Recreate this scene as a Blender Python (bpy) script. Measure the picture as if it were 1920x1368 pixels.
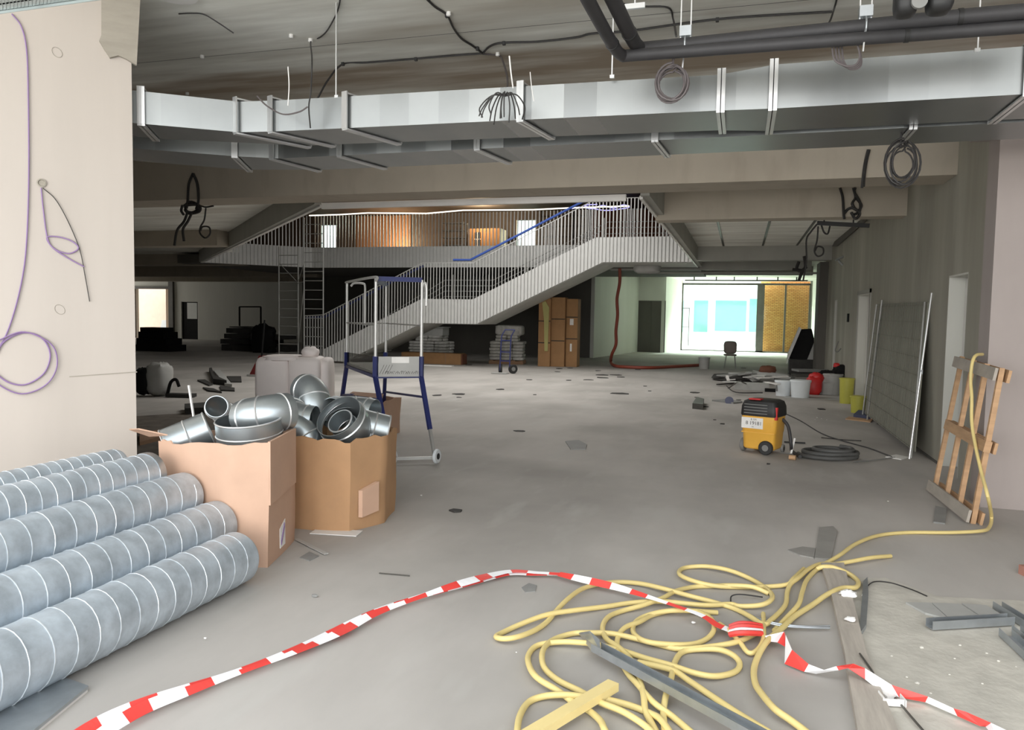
import bpy, math, random
from mathutils import Vector as V, Matrix
random.seed(7)
for o in list(bpy.data.objects): bpy.data.objects.remove(o)
sc = bpy.context.scene
COL = sc.collection

# ------------------------------------------------------------------ camera
F, CX, CY, H = 1440.0, 960.0, 684.0, 1.6
_Y = V((430, 84, -F)).normalized()
_U = V((1, -.017, 0)).cross(_Y).normalized()
if _U.y < 0: _U = -_U
_X = _Y.cross(_U)
R = Matrix((_X, _Y, _U))                      # camera -> world
cam = bpy.data.objects.new('camera', bpy.data.cameras.new('camera'))
COL.objects.link(cam)
cam.data.sensor_width = 36; cam.data.lens = 36 * F / 1920
cam.data.clip_start = .05; cam.data.clip_end = 300
cam.matrix_world = Matrix.Translation((0, 0, H)) @ R.to_4x4()
sc.camera = cam
C0 = V((0, 0, H))
def ray(px, py): return R @ V((px - CX, CY - py, -F))
def g(px, py, z=0.0):
    r = ray(px, py); return C0 + r * ((z - H) / r.z)
def ax(px, py, x):
    r = ray(px, py); return C0 + r * (x / r.x)
def ay(px, py, y):
    r = ray(px, py); return C0 + r * (y / r.y)

# ------------------------------------------------------------------ light
sc.view_settings.view_transform = 'Standard'
sc.view_settings.look = 'None'
sc.view_settings.gamma = 1
sc.view_settings.use_curve_mapping = False
sc.view_settings.exposure = 0.22
w = bpy.data.worlds.new('sky'); sc.world = w; w.use_nodes = True
w.node_tree.nodes['Background'].inputs[0].default_value = (.92, .96, 1.0, 1)
w.node_tree.nodes['Background'].inputs[1].default_value = 2.6
def area(name, loc, rot, sx, sy, power, color=(1, 1, 1)):
    l = bpy.data.lights.new(name, 'AREA'); l.shape = 'RECTANGLE'; l.size = sx; l.size_y = sy
    l.energy = power; l.color = color
    o = bpy.data.objects.new(name, l); COL.objects.link(o); o.location = loc
    o.rotation_euler = [math.radians(a) for a in rot]; return o
def point(name, loc, power, color=(1, 1, 1), r=.1):
    l = bpy.data.lights.new(name, 'POINT'); l.energy = power; l.color = color; l.shadow_soft_size = r
    o = bpy.data.objects.new(name, l); COL.objects.link(o); o.location = loc; return o
# daylight of the open facade behind the viewer
area('facade_daylight', (-1.5, -13.0, 2.8), (93, 0, 0), 16, 6, 1500, (1, .95, .89))
# daylight arriving through the glazing at the far end, greenish from the glass
area('far_window_daylight', (-.9, 44.5, 7.2), (-48, 0, 0), 7, 3, 9500, (.92, 1, .93))
# added fill under the closed upper ceiling, brightening the hall floor
area('void_fill', (-6, 17, 5.75), (0, 0, 0), 6, 8, 480, (1, .98, .95))
area('left_hall_fill', (-35.6, 33.5, 2), (90, 0, -90), 4, 3, 90, (1, .97, .92))  # added fill for the left hall; the wall there has no window
area('left_yard_daylight', (-33, 39.5, 6), (0, 0, 0), 5, 4, 300, (1, .96, .9))

# ------------------------------------------------------------------ materials
def lin(c):
    c /= 255.; return c / 12.92 if c <= .04045 else ((c + .055) / 1.055) ** 2.4
def rgb(r, g_, b): return (lin(r), lin(g_), lin(b), 1)
MATS = {}
def M(name, col, rough=.7, metal=0, var=.12, scale=4, stretch=(1, 1, 1), bump=0, emit=0, alpha=1):
    if name in MATS: return MATS[name]
    m = bpy.data.materials.new(name); m.use_nodes = True; MATS[name] = m
    nt = m.node_tree; b = nt.nodes['Principled BSDF']
    b.inputs['Roughness'].default_value = rough; b.inputs['Metallic'].default_value = metal
    tc = nt.nodes.new('ShaderNodeTexCoord'); mp = nt.nodes.new('ShaderNodeMapping')
    mp.inputs['Scale'].default_value = stretch
    nz = nt.nodes.new('ShaderNodeTexNoise'); nz.inputs['Scale'].default_value = scale
    nz.inputs['Detail'].default_value = 6; nz.inputs['Roughness'].default_value = .6
    cr = nt.nodes.new('ShaderNodeValToRGB')
    cr.color_ramp.elements[0].position = .3; cr.color_ramp.elements[1].position = .7
    cr.color_ramp.elements[0].color = [c * (1 - var) for c in col[:3]] + [1]
    cr.color_ramp.elements[1].color = [min(1, c * (1 + var)) for c in col[:3]] + [1]
    L = nt.links.new
    L(tc.outputs['Object'], mp.inputs[0]); L(mp.outputs[0], nz.inputs['Vector'])
    L(nz.outputs['Fac'], cr.inputs[0]); L(cr.outputs[0], b.inputs['Base Color'])
    if bump:
        bp = nt.nodes.new('ShaderNodeBump'); bp.inputs['Strength'].default_value = bump
        bp.inputs['Distance'].default_value = .02
        L(nz.outputs['Fac'], bp.inputs['Height']); L(bp.outputs[0], b.inputs['Normal'])
    if emit:
        b.inputs['Emission Color'].default_value = col; b.inputs['Emission Strength'].default_value = emit
    return m
def two_scale(m, c2, scale, lo, hi, stretch=(1, 1, 1), src='Object', detail=5):
    """mix stains of colour c2 over a material"""
    nt = m.node_tree; L = nt.links.new; b = nt.nodes['Principled BSDF']
    old = b.inputs['Base Color'].links[0].from_socket
    tc = nt.nodes.new('ShaderNodeTexCoord'); mp = nt.nodes.new('ShaderNodeMapping'); mp.inputs['Scale'].default_value = stretch
    nz = nt.nodes.new('ShaderNodeTexNoise'); nz.inputs['Scale'].default_value = scale; nz.inputs['Detail'].default_value = detail
    cr = nt.nodes.new('ShaderNodeValToRGB'); cr.color_ramp.elements[0].position = lo; cr.color_ramp.elements[1].position = hi
    mx = nt.nodes.new('ShaderNodeMix'); mx.data_type = 'RGBA'
    L(tc.outputs[src], mp.inputs[0]); L(mp.outputs[0], nz.inputs['Vector']); L(nz.outputs['Fac'], cr.inputs[0])
    L(cr.outputs[0], mx.inputs[0]); L(old, mx.inputs[6]); mx.inputs[7].default_value = c2
    L(mx.outputs[2], b.inputs['Base Color'])
    return m
def brickmat(name, c1, c2, mortar, scale, bw=.5, rh=.25, ms=.02, rough=.85, axis='XZ', off=.5):
    m = bpy.data.materials.new(name); m.use_nodes = True; MATS[name] = m
    nt = m.node_tree; b = nt.nodes['Principled BSDF']; L = nt.links.new; b.inputs['Roughness'].default_value = rough
    tc = nt.nodes.new('ShaderNodeTexCoord'); sp = nt.nodes.new('ShaderNodeSeparateXYZ'); cb = nt.nodes.new('ShaderNodeCombineXYZ')
    L(tc.outputs['Object'], sp.inputs[0]); L(sp.outputs[axis[0]], cb.inputs[0]); L(sp.outputs[axis[1]], cb.inputs[1])
    br = nt.nodes.new('ShaderNodeTexBrick'); br.offset = off
    br.inputs['Color1'].default_value = c1; br.inputs['Color2'].default_value = c2; br.inputs['Mortar'].default_value = mortar
    br.inputs['Scale'].default_value = scale; br.inputs['Mortar Size'].default_value = ms
    br.inputs['Brick Width'].default_value = bw; br.inputs['Row Height'].default_value = rh
    L(cb.outputs[0], br.inputs['Vector']); L(br.outputs['Color'], b.inputs['Base Color'])
    return m

m_floor = M('dusty_screed', (.455, .43, .40, 1), .85, var=.13, scale=1.1, stretch=(1, .35, 1))
two_scale(m_floor, (.335, .316, .29, 1), .55, .42, .68)
two_scale(m_floor, (.48, .47, .44, 1), 4, .55, .9, (1, .3, 1))
m_ceil = M('raw_concrete_ceiling', (.86, .845, .765, 1), .9, var=.22, scale=1.6, stretch=(.35, 2.4, 1))
two_scale(m_ceil, (.5, .45, .37, 1), .9, .53, .78, (.3, 1.6, 1))
def ceiling_stain(m):
    # old brown water stain in a long band across the slab, over the ducts
    nt = m.node_tree; L = nt.links.new; b = nt.nodes['Principled BSDF']; old = b.inputs['Base Color'].links[0].from_socket
    ge = nt.nodes.new('ShaderNodeNewGeometry'); sp = nt.nodes.new('ShaderNodeSeparateXYZ'); L(ge.outputs['Position'], sp.inputs[0])
    mp = nt.nodes.new('ShaderNodeMapping'); mp.inputs['Scale'].default_value = (.5, 3, 1); L(ge.outputs['Position'], mp.inputs[0])
    nz = nt.nodes.new('ShaderNodeTexNoise'); nz.inputs['Scale'].default_value = 1.1; nz.inputs['Detail'].default_value = 7; L(mp.outputs[0], nz.inputs['Vector'])
    def mth(op, a, v):
        n = nt.nodes.new('ShaderNodeMath'); n.operation = op; L(a, n.inputs[0])
        if isinstance(v, (int, float)): n.inputs[1].default_value = v
        else: L(v, n.inputs[1])
        return n.outputs[0]
    d = mth('ABSOLUTE', mth('SUBTRACT', sp.outputs[1], 7.1), 0)
    d = mth('ADD', d, mth('MULTIPLY', nz.outputs['Fac'], 2.4))
    mr = nt.nodes.new('ShaderNodeMapRange'); mr.inputs[1].default_value = 1.95; mr.inputs[2].default_value = 1.25; mr.inputs[3].default_value = 0; mr.inputs[4].default_value = .85; L(d, mr.inputs[0])
    mx = nt.nodes.new('ShaderNodeMix'); mx.data_type = 'RGBA'; L(mr.outputs[0], mx.inputs[0]); L(old, mx.inputs[6]); mx.inputs[7].default_value = (.33, .25, .17, 1)
    L(mx.outputs[2], b.inputs['Base Color'])
ceiling_stain(m_ceil)
m_beam = M('beam_concrete', (.46, .41, .335, 1), .9, var=.06, scale=1.6, stretch=(1, 1, .7))
two_scale(m_beam, (.36, .31, .25, 1), 2.2, .55, .9, (1.6, 1, .5))
m_wall = M('wet_plaster', (.34, .325, .27, 1), .8, var=.16, scale=1.3, stretch=(1, 1, .12))
two_scale(m_wall, (.44, .43, .37, 1), 1.7, .5, .8, (1, 1.0, .25))
m_wallw = M('white_plaster', (.62, .62, .57, 1), .85, var=.05, scale=1, stretch=(1, 1, .2))
m_pink = M('pale_column_plaster', (.37, .325, .305, 1), .85, var=.06, scale=2, stretch=(1, 1, .4))
m_col = M('cream_column_plaster', (.50, .45, .40, 1), .85, var=.05, scale=1.2, stretch=(1.5, 1.5, .15))
m_patch = M('raw_plaster_patch', (.34, .31, .26, 1), .95, var=.12, scale=3, stretch=(1, 1, 4))
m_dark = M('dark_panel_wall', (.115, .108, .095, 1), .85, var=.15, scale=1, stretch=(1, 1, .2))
m_down = M('downstand_board', (.36, .355, .32, 1), .8, var=.08, scale=1.5, stretch=(1, 1, .5))
m_fascia = M('white_metal_cladding', (.62, .62, .60, 1), .55, var=.04)
m_white = M('white_paint', (.75, .73, .70, 1), .5, var=.04)
m_soffit = M('stair_soffit', (.5, .5, .47, 1), .7, var=.1, scale=2)
m_galv = M('galvanised_spiral', (.50, .565, .62, 1), .48, .45, var=.25, scale=7, bump=.05)
m_seam = M('bright_seam', (.62, .66, .69, 1), .4, .5, var=.05)
m_fit = M('galvanised_fitting', (.40, .44, .455, 1), .33, .8, var=.12, scale=3)
m_steel = M('galvanised_profile', (.45, .48, .5, 1), .4, .8, var=.1, scale=10)
m_bright = M('bright_steel', (.75, .76, .76, 1), .3, .7, var=.05)
m_alu = M('grey_steel_tube', (.42, .42, .40, 1), .45, .5, var=.1)
m_white_tube = M('white_steel_tube', (.62, .62, .6, 1), .4, .3, var=.05)
m_navy = M('navy_enamel', (.018, .026, .12, 1), .45, var=.15)
m_blue = M('blue_wrap', (.05, .11, .42, 1), .5, var=.1)
m_black = M('black_rubber', (.018, .018, .018, 1), .55, var=.2)
m_blackpipe = M('black_insulation', (.035, .034, .036, 1), .6, var=.15, scale=8)
m_cable = M('dark_cable', (.03, .028, .027, 1), .6, var=.1)
m_cableg = M('grey_brown_cable', (.11, .095, .095, 1), .6, var=.15)
m_purple = M('purple_cable', (.26, .17, .33, 1), .5, var=.1)
m_card = M('cardboard', (.56, .365, .26, 1), .85, var=.07, scale=2.5)
m_card2 = M('brown_cardboard', (.46, .27, .14, 1), .85, var=.09, scale=2.5)
two_scale(m_card2, (.36, .22, .13, 1), 2.2, .6, .8)
m_card3 = M('dark_carton', (.36, .2, .09, 1), .85, var=.12, scale=3)
m_wood = M('pale_timber', (.5, .31, .17, 1), .7, var=.16, scale=3, stretch=(1, 1, 6))
m_timber = M('dusty_timber', (.40, .36, .31, 1), .9, var=.14, scale=6, stretch=(6, .6, 1))
m_yellowh = M('yellow_hose', (.72, .58, .24, 1), .5, var=.08, scale=3)
m_batten = M('yellow_batten', (.74, .6, .27, 1), .55, var=.08, scale=3)
m_red = M('red_plastic', (.55, .02, .02, 1), .45, var=.08)
m_taper = M('tape_red', (.72, .06, .05, 1), .45, var=.06)
m_tapew = M('tape_white', (.86, .86, .87, 1), .45, var=.03)
m_vac = M('yellow_vacuum_plastic', (.78, .42, .06, 1), .45, var=.05)
m_greyp = M('grey_plastic', (.2, .2, .19, 1), .6, var=.1)
m_lgrey = M('pale_grey_plastic', (.42, .42, .40, 1), .6, var=.08)
m_bucket = M('white_bucket', (.72, .76, .78, 1), .45, var=.04)
m_yelb = M('yellow_bucket', (.5, .48, .08, 1), .5, var=.08)
m_orange = M('red_brown_hose', (.28, .06, .035, 1), .5, var=.1)
m_foil = M('pinkish_wrap', (.93, .86, .83, 1), .6, var=.06, scale=2, bump=.2)
m_bag = M('dark_wrap', (.01, .01, .01, 1), .7, var=.2)
m_bag.node_tree.nodes['Principled BSDF'].inputs['Specular IOR Level'].default_value = .15
m_sack = M('sack_paper', (.56, .55, .52, 1), .8, var=.22, scale=9)
m_pallet = M('old_pallet_wood', (.33, .2, .12, 1), .85, var=.15)
m_brown = M('reddish_wall', (.18, .07, .04, 1), .8, var=.15)
m_woodwall = M('oak_panel', (.5, .3, .17, 1), .6, var=.15, scale=2, stretch=(3, 3, .3))
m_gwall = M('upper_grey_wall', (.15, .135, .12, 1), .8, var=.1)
m_teal = M('teal_glazing', (.2, .53, .40, 1), .8, var=.1, scale=.3)
m_extw = M('exterior_white', (.82, .84, .82, 1), .8, var=.03)
m_ext = M('exterior_paving', (.7, .69, .66, 1), .9, var=.06)
m_peach = M('peach_plaster', (.72, .55, .42, 1), .8, var=.05)
m_frame = M('dark_window_frame', (.09, .085, .075, 1), .5, .3)
m_scrap = M('dark_scrap', (.035, .033, .03, 1), .8, var=.3)
m_paper = M('crumpled_paper', (.8, .79, .76, 1), .8, var=.08, bump=.2)
m_rubble = M('dust_and_mortar', (.52, .495, .435, 1), .95, var=.14, scale=5, bump=.6)
m_tray = M('pale_zinc_tray', (.5, .56, .55, 1), .4, .5, var=.08)
m_olive = M('olive_foam', (.45, .42, .16, 1), .7, var=.05)
m_tile = M('grey_sheet', (.25, .25, .24, 1), .7, var=.1)
m_glow = M('glow_strip', (1, .93, .8, 1), .5, emit=1.6)  # glow for the gallery top strip and the ceiling reflection
m_ledp = M('violet_led', (.45, .42, 1, 1), .5, emit=1.2)
m_lamp = M('work_lamp_glow', (1, .7, .4, 1), .5, emit=6)
m_brick = brickmat('yellow_brick', rgb(178, 118, 62), rgb(198, 142, 82), rgb(126, 80, 42), 1.0, .2, .07, .010)
m_block = brickmat('block_mesh', rgb(70, 70, 60), rgb(82, 82, 72), rgb(60, 60, 50), 1.0, .5, .25, .01, axis='YZ')

def ductmat():
    m = M('sheet_metal_duct', (.31, .325, .325, 1), .36, .85, var=.06, scale=2)
    nt = m.node_tree; L = nt.links.new; b = nt.nodes['Principled BSDF']
    old = b.inputs['Base Color'].links[0].from_socket
    tc = nt.nodes.new('ShaderNodeTexCoord'); sp = nt.nodes.new('ShaderNodeSeparateXYZ'); L(tc.outputs['Object'], sp.inputs[0])
    mu = nt.nodes.new('ShaderNodeMath'); mu.operation = 'MULTIPLY'; mu.inputs[1].default_value = 4.3; L(sp.outputs[0], mu.inputs[0])
    fl = nt.nodes.new('ShaderNodeMath'); fl.operation = 'FLOOR'; L(mu.outputs[0], fl.inputs[0])
    wn = nt.nodes.new('ShaderNodeTexWhiteNoise'); wn.noise_dimensions = '1D'; L(fl.outputs[0], wn.inputs['W'])
    mr = nt.nodes.new('ShaderNodeMapRange'); mr.inputs[3].default_value = .84; mr.inputs[4].default_value = 1.1; L(wn.outputs[0], mr.inputs[0])
    mx = nt.nodes.new('ShaderNodeMix'); mx.data_type = 'RGBA'; mx.blend_type = 'MULTIPLY'; mx.inputs[0].default_value = 1
    L(old, mx.inputs[6]); L(mr.outputs[0], mx.inputs[7]); L(mx.outputs[2], b.inputs['Base Color'])
    mr2 = nt.nodes.new('ShaderNodeMapRange'); mr2.inputs[3].default_value = .26; mr2.inputs[4].default_value = .42
    L(wn.outputs[0], mr2.inputs[0]); L(mr2.outputs[0], b.inputs['Roughness'])
    return m
m_duct = ductmat()
def glassmat(name, tint, refl=.08):
    m = bpy.data.materials.new(name); m.use_nodes = True; nt = m.node_tree; L = nt.links.new
    nt.nodes.remove(nt.nodes['Principled BSDF']); out = nt.nodes['Material Output']
    t = nt.nodes.new('ShaderNodeBsdfTransparent'); t.inputs[0].default_value = tint
    gl = nt.nodes.new('ShaderNodeBsdfGlossy'); gl.inputs['Roughness'].default_value = .05
    mx = nt.nodes.new('ShaderNodeMixShader'); mx.inputs[0].default_value = refl
    L(t.outputs[0], mx.inputs[1]); L(gl.outputs[0], mx.inputs[2]); L(mx.outputs[0], out.inputs[0]); return m
m_glass = glassmat('window_glass', (.92, 1, .965, 1), .012)
m_acryl = glassmat('smoky_sheet', (.55, .55, .53, 1), .06)

# ------------------------------------------------------------------ mesh builder
class MB:
    def __init__(s): s.v = []; s.f = []; s.mi = []
    def add(s, vs, fs, mi=0):
        n = len(s.v); s.v += [V(p) for p in vs]; s.f += [[n + i for i in f] for f in fs]; s.mi += [mi] * len(fs); return s
    def box(s, lo, hi, mi=0):
        x0, y0, z0 = lo; x1, y1, z1 = hi
        return s.add([(x0, y0, z0), (x1, y0, z0), (x1, y1, z0), (x0, y1, z0), (x0, y0, z1), (x1, y0, z1), (x1, y1, z1), (x0, y1, z1)],
              [(0, 3, 2, 1), (4, 5, 6, 7), (0, 1, 5, 4), (1, 2, 6, 5), (2, 3, 7, 6), (3, 0, 4, 7)], mi)
    def obox(s, c, size, rz=0, rx=0, ry=0, mi=0):
        m = Matrix.Translation(c) @ Matrix.Rotation(rz, 4, 'Z') @ Matrix.Rotation(ry, 4, 'Y') @ Matrix.Rotation(rx, 4, 'X')
        a, b, d = [t / 2 for t in size]
        vs = [m @ V((x, y, z)) for z in (-d, d) for x, y in ((-a, -b), (a, -b), (a, b), (-a, b))]
        return s.add(vs, [(0, 3, 2, 1), (4, 5, 6, 7), (0, 1, 5, 4), (1, 2, 6, 5), (2, 3, 7, 6), (3, 0, 4, 7)], mi)
    def bar(s, p, q, w, h, up=(0, 0, 1), mi=0):
        p, q = V(p), V(q); d = (q - p).normalized(); u = V(up)
        if abs(d.dot(u)) > .98: u = V((0, 1, 0))
        a = d.cross(u).normalized() * w / 2; b = a.cross(d).normalized() * h / 2
        vs = [e + k for e in (p, q) for k in (-a - b, a - b, a + b, -a + b)]
        return s.add(vs, [(0, 1, 2, 3), (7, 6, 5, 4), (0, 4, 5, 1), (1, 5, 6, 2), (2, 6, 7, 3), (3, 7, 4, 0)], mi)
    def prism(s, pts, z0, z1, mi=0):
        n = len(pts); vs = [(p[0], p[1], z0) for p in pts] + [(p[0], p[1], z1) for p in pts]
        return s.add(vs, [list(range(n))[::-1], list(range(n, 2 * n))] + [(i, (i + 1) % n, n + (i + 1) % n, n + i) for i in range(n)], mi)
    def extr(s, pts, vec, mi=0):
        n = len(pts); pts = [V(p) for p in pts]; vec = V(vec)
        return s.add(pts + [p + vec for p in pts], [list(range(n))[::-1], list(range(n, 2 * n))] + [(i, (i + 1) % n, n + (i + 1) % n, n + i) for i in range(n)], mi)
    def tube(s, pts, r, n=8, closed=False, caps=True, mi=0):
        pts = [V(p) for p in pts]; N = len(pts)
        if not hasattr(r, '__len__'): r = [r] * N
        vs = []; nrm = None
        for i, p in enumerate(pts):
            if closed: t = pts[(i + 1) % N] - pts[i - 1]
            else: t = pts[min(i + 1, N - 1)] - pts[max(i - 1, 0)]
            if t.length < 1e-9: t = V((0, 0, 1))
            t.normalize()
            if nrm is None:
                u = V((0, 0, 1)) if abs(t.z) < .9 else V((1, 0, 0)); nrm = t.cross(u).normalized()
            else:
                nrm = (nrm - t * nrm.dot(t))
                nrm = nrm.normalized() if nrm.length > 1e-6 else t.orthogonal().normalized()
            b = t.cross(nrm)
            for k in range(n):
                a = 2 * math.pi * k / n; vs.append(p + (nrm * math.cos(a) + b * math.sin(a)) * r[i])
        fs = []
        for i in range(N if closed else N - 1):
            j = (i + 1) % N
            for k in range(n): fs.append((i * n + k, i * n + (k + 1) % n, j * n + (k + 1) % n, j * n + k))
        if caps and not closed: fs += [list(range(n))[::-1], [(N - 1) * n + k for k in range(n)]]
        return s.add(vs, fs, mi)
    def lathe(s, prof, c=(0, 0, 0), mat=None, n=24, mi=0, ex=(1, 1)):
        """prof: (radius, height) list, closed surface of revolution around local z"""
        mat = mat or Matrix(); c = V(c); vs = []
        for r, z in prof:
            for k in range(n):
                a = 2 * math.pi * k / n; vs.append(c + mat @ V((r * math.cos(a) * ex[0], r * math.sin(a) * ex[1], z)))
        fs = [(i * n + k, i * n + (k + 1) % n, (i + 1) * n + (k + 1) % n, (i + 1) * n + k) for i in range(len(prof) - 1) for k in range(n)]
        fs += [list(range(n))[::-1], [(len(prof) - 1) * n + k for k in range(n)]]
        return s.add(vs, fs, mi)
    def shell(s, path, r, th=.006, n=28, mi=0):
        """open thick-walled tube along a path"""
        N = len(path); r = r if hasattr(r, '__len__') else [r] * N
        A = len(s.v); s.tube(path, r, n, caps=False, mi=mi)
        B = len(s.v); s.tube(path, [q - th for q in r], n, caps=False, mi=mi)
        for i0 in (0, (N - 1) * n):
            for k in range(n):
                s.f.append([A + i0 + k, A + i0 + (k + 1) % n, B + i0 + (k + 1) % n, B + i0 + k]); s.mi.append(mi)
        return s
    def blob(s, c, size, nu=14, nv=9, jit=.0, power=.55, rz=0, mi=0):
        """rounded superellipsoid lump"""
        c = V(c); vs = []; rnd = random.Random(int(abs(c.x * 97 + c.y * 31) * 100))
        sg = lambda x: math.copysign(abs(x) ** power, x)
        m = Matrix.Rotation(rz, 3, 'Z')
        for j in range(nv):
            ph = -math.pi / 2 + math.pi * (j + .5) / nv
            for i in range(nu):
                th = 2 * math.pi * i / nu
                p = V((sg(math.cos(ph)) * sg(math.cos(th)) * size[0] / 2, sg(math.cos(ph)) * sg(math.sin(th)) * size[1] / 2, sg(math.sin(ph)) * size[2] / 2))
                p *= 1 + rnd.uniform(-jit, jit); vs.append(c + m @ p)
        fs = [(j * nu + i, j * nu + (i + 1) % nu, (j + 1) * nu + (i + 1) % nu, (j + 1) * nu + i) for j in range(nv - 1) for i in range(nu)]
        fs += [list(range(nu))[::-1], [(nv - 1) * nu + i for i in range(nu)]]
        return s.add(vs, fs, mi)
    def build(s, name, mat, parent=None, smooth=False, bevel=0):
        me = bpy.data.meshes.new(name)
        if parent:
            root = parent
            while root.parent: root = root.parent
            off = root.location.copy()
        else:
            xs = [p.x for p in s.v]; ys = [p.y for p in s.v]
            off = V(((min(xs) + max(xs)) / 2, (min(ys) + max(ys)) / 2, min(p.z for p in s.v)))
        me.from_pydata([p - off for p in s.v], [], s.f)
        for k in (mat if isinstance(mat, (list, tuple)) else [mat]): me.materials.append(k)
        me.polygons.foreach_set('material_index', s.mi)
        if smooth: me.polygons.foreach_set('use_smooth', [True] * len(me.polygons))
        me.update()
        if smooth:
            try: me.set_sharp_from_angle(angle=math.radians(smooth if smooth > 1 else 38))
            except Exception: pass
        o = bpy.data.objects.new(name, me); COL.objects.link(o)
        if parent: o.parent = parent
        else: o.location = off
        if bevel:
            b = o.modifiers.new('bevel', 'BEVEL'); b.width = bevel; b.segments = 2; b.limit_method = 'ANGLE'
        return o
def thing(name, loc, label, cat, group=None, kind=None):
    o = bpy.data.objects.new(name, None); COL.objects.link(o); o.location = loc; o.empty_display_size = .1
    tag(o, label, cat, group, kind); return o
def tag(o, label=None, cat=None, group=None, kind=None):
    if label: o['label'] = label
    if cat: o['category'] = cat
    if group: o['group'] = group
    if kind: o['kind'] = kind
    return o
def sub(mb, name, mat, partobj, smooth=False): return mb.build(name, mat, partobj, smooth)
def struct(name, mb, mat, label=None, smooth=False):
    o = mb.build(name, mat, None, smooth); o['kind'] = 'structure'
    if label: tag(o, label, name.split('_')[0])
    return o
def copytree(o, dloc, label=None, group=None):
    r = o.copy(); COL.objects.link(r); r.location = o.location + V(dloc)
    if label: r['label'] = label
    if group: r['group'] = group
    for ch in o.children:
        c = ch.copy(); COL.objects.link(c); c.parent = r
        for gch in ch.children:
            d = gch.copy(); COL.objects.link(d); d.parent = c
    return r
def smoothp(pts, n=6):
    """catmull-rom through points"""
    pts = [V(p) for p in pts]; P = [pts[0] * 2 - pts[1]] + pts + [pts[-1] * 2 - pts[-2]]; out = []
    for i in range(1, len(P) - 2):
        a, b, c, d = P[i - 1:i + 3]
        for k in range(n):
            t = k / n
            out.append(.5 * ((2 * b) + (c - a) * t + (2 * a - 5 * b + 4 * c - d) * t * t + (3 * b - a - 3 * c + d) * t ** 3))
    out.append(pts[-1]); return out
def circ(c, r, nrm=(0, 0, 1), n=32, a0=0, a1=2 * math.pi, sq=1):
    nrm = V(nrm).normalized(); u = nrm.orthogonal().normalized(); v = nrm.cross(u)
    return [V(c) + u * math.cos(a0 + (a1 - a0) * k / n) * r + v * math.sin(a0 + (a1 - a0) * k / n) * r * sq for k in range(n)]
def wheel(c, axis, r, wd, parent, name='wheel', mat=None, hub=None):
    axis = V(axis).normalized(); mt = V((0, 0, 1)).rotation_difference(axis).to_matrix()
    o = MB().lathe([(r * .9, -wd / 2), (r, -wd * .3), (r, wd * .3), (r * .9, wd / 2)], c, mt, 24).build(name, mat or m_black, parent, True)
    if hub: sub(MB().lathe([(r * .45, -wd * .56), (r * .45, wd * .56)], c, mt, 16), 'hub', hub, o, True)
    return o
def cyl(p, q, r, n=16): return MB().tube([p, q], r, n)

# ------------------------------------------------------------------ building shell
ZC = 3.58; ZN = 3.93
struct('floor', MB().box((-36, -1.2, -.3), (5.2, 41, 0)), m_floor)
struct('floor_exterior', MB().box((-70, -40, -.5), (40, 90, -.31)).box((-40, 41.05, -.31), (12, 75, -.02)).box((-36, -30, -.31), (20, -1.25, -.02)), m_ext)
VO = [(-1.3, 10.2), (-1.3, 24.1), (-14.6, 24.1), (-17.0, 21.4), (-6.0, 10.2)]      # the void in the slab
cm = MB()
cm.box((-36, 1.6, ZN), (5.2, 9.62, 4.15)).box((-36, 9.62, ZC), (5.2, 10.2, 4.15)).box((-1.3, 10.2, ZC), (5.2, 24.1, 3.9)).box((-36, 24.35, ZC), (5.2, 41, 3.9))
cm.prism([(-36, 10.2), (-6, 10.2), (-17.0, 21.4), (-14.8, 24.35), (-36, 24.35)], ZC, 3.9)
struct('ceiling', cm, m_ceil)
sl = MB()                                     # joints between the slab elements
for y in (2.45, 4.3, 6.1): sl.box((-7, y, ZN - .0004), (5, y + .008, ZN + .01))
for x in (-.55, .45, 1.3): sl.box((x, 12.5, ZC - .012), (x + .05, 21.5, ZC + .01))
struct('ceiling_joints', sl, m_frame)
# beams
def beam(x0, x1, y0, y1, z0, z1, m=m_beam): return struct('ceiling_beam', MB().box((x0, y0, z0), (x1, y1, z1)), m)
beam(-14, 2.2, 9.5, 10.12, 3.22, ZN)
beam(-1.33, 2.2, 12.15, 12.5, 3.12, ZC)
beam(-1.2, 2.2, 21.6, 22.0, 3.2, ZC, m_down)
beam(-30, -12.3, 16.0, 16.5, 3.2, ZC)
beam(-30, -16.5, 22.6, 23.2, 3.2, ZC)
beam(-4.2, 2.0, 25.2, 25.6, 3.17, 3.5, m_down)
beam(-3.6, 2.4, 29.5, 29.9, 3.26, 3.56, m_down)
beam(1.9, 5.0, 7.55, 7.85, 3.22, ZN, m_pink)
beam(-36, -17, 28.5, 29, 3.1, ZC)
beam(-36, -19, 33, 33.5, 3.1, ZC)
# downstands round the void with their pale lower edge
dn = MB().box((-1.32, 10.2, 3.2), (-1.2, 24.1, ZC + .3))
dn.extr([(-6.0, 10.2, 3.2), (-6.08, 10.12, 3.2), (-17.08, 21.32, 3.2), (-17.0, 21.4, 3.2)], (0, 0, .68))
struct('trim_1', dn, m_down)
tr = MB().box((-5.98, 10.14, 3.13), (-1.5, 10.2, 3.215)).box((-1.345, 10.3, 3.17), (-1.3, 24.0, 3.215))
tr.extr([(-6.0, 10.24, 3.175), (-6.04, 10.2, 3.175), (-17.06, 21.36, 3.175), (-17.0, 21.42, 3.175)], (0, 0, .035))
struct('trim_2', tr, m_white)

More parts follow.
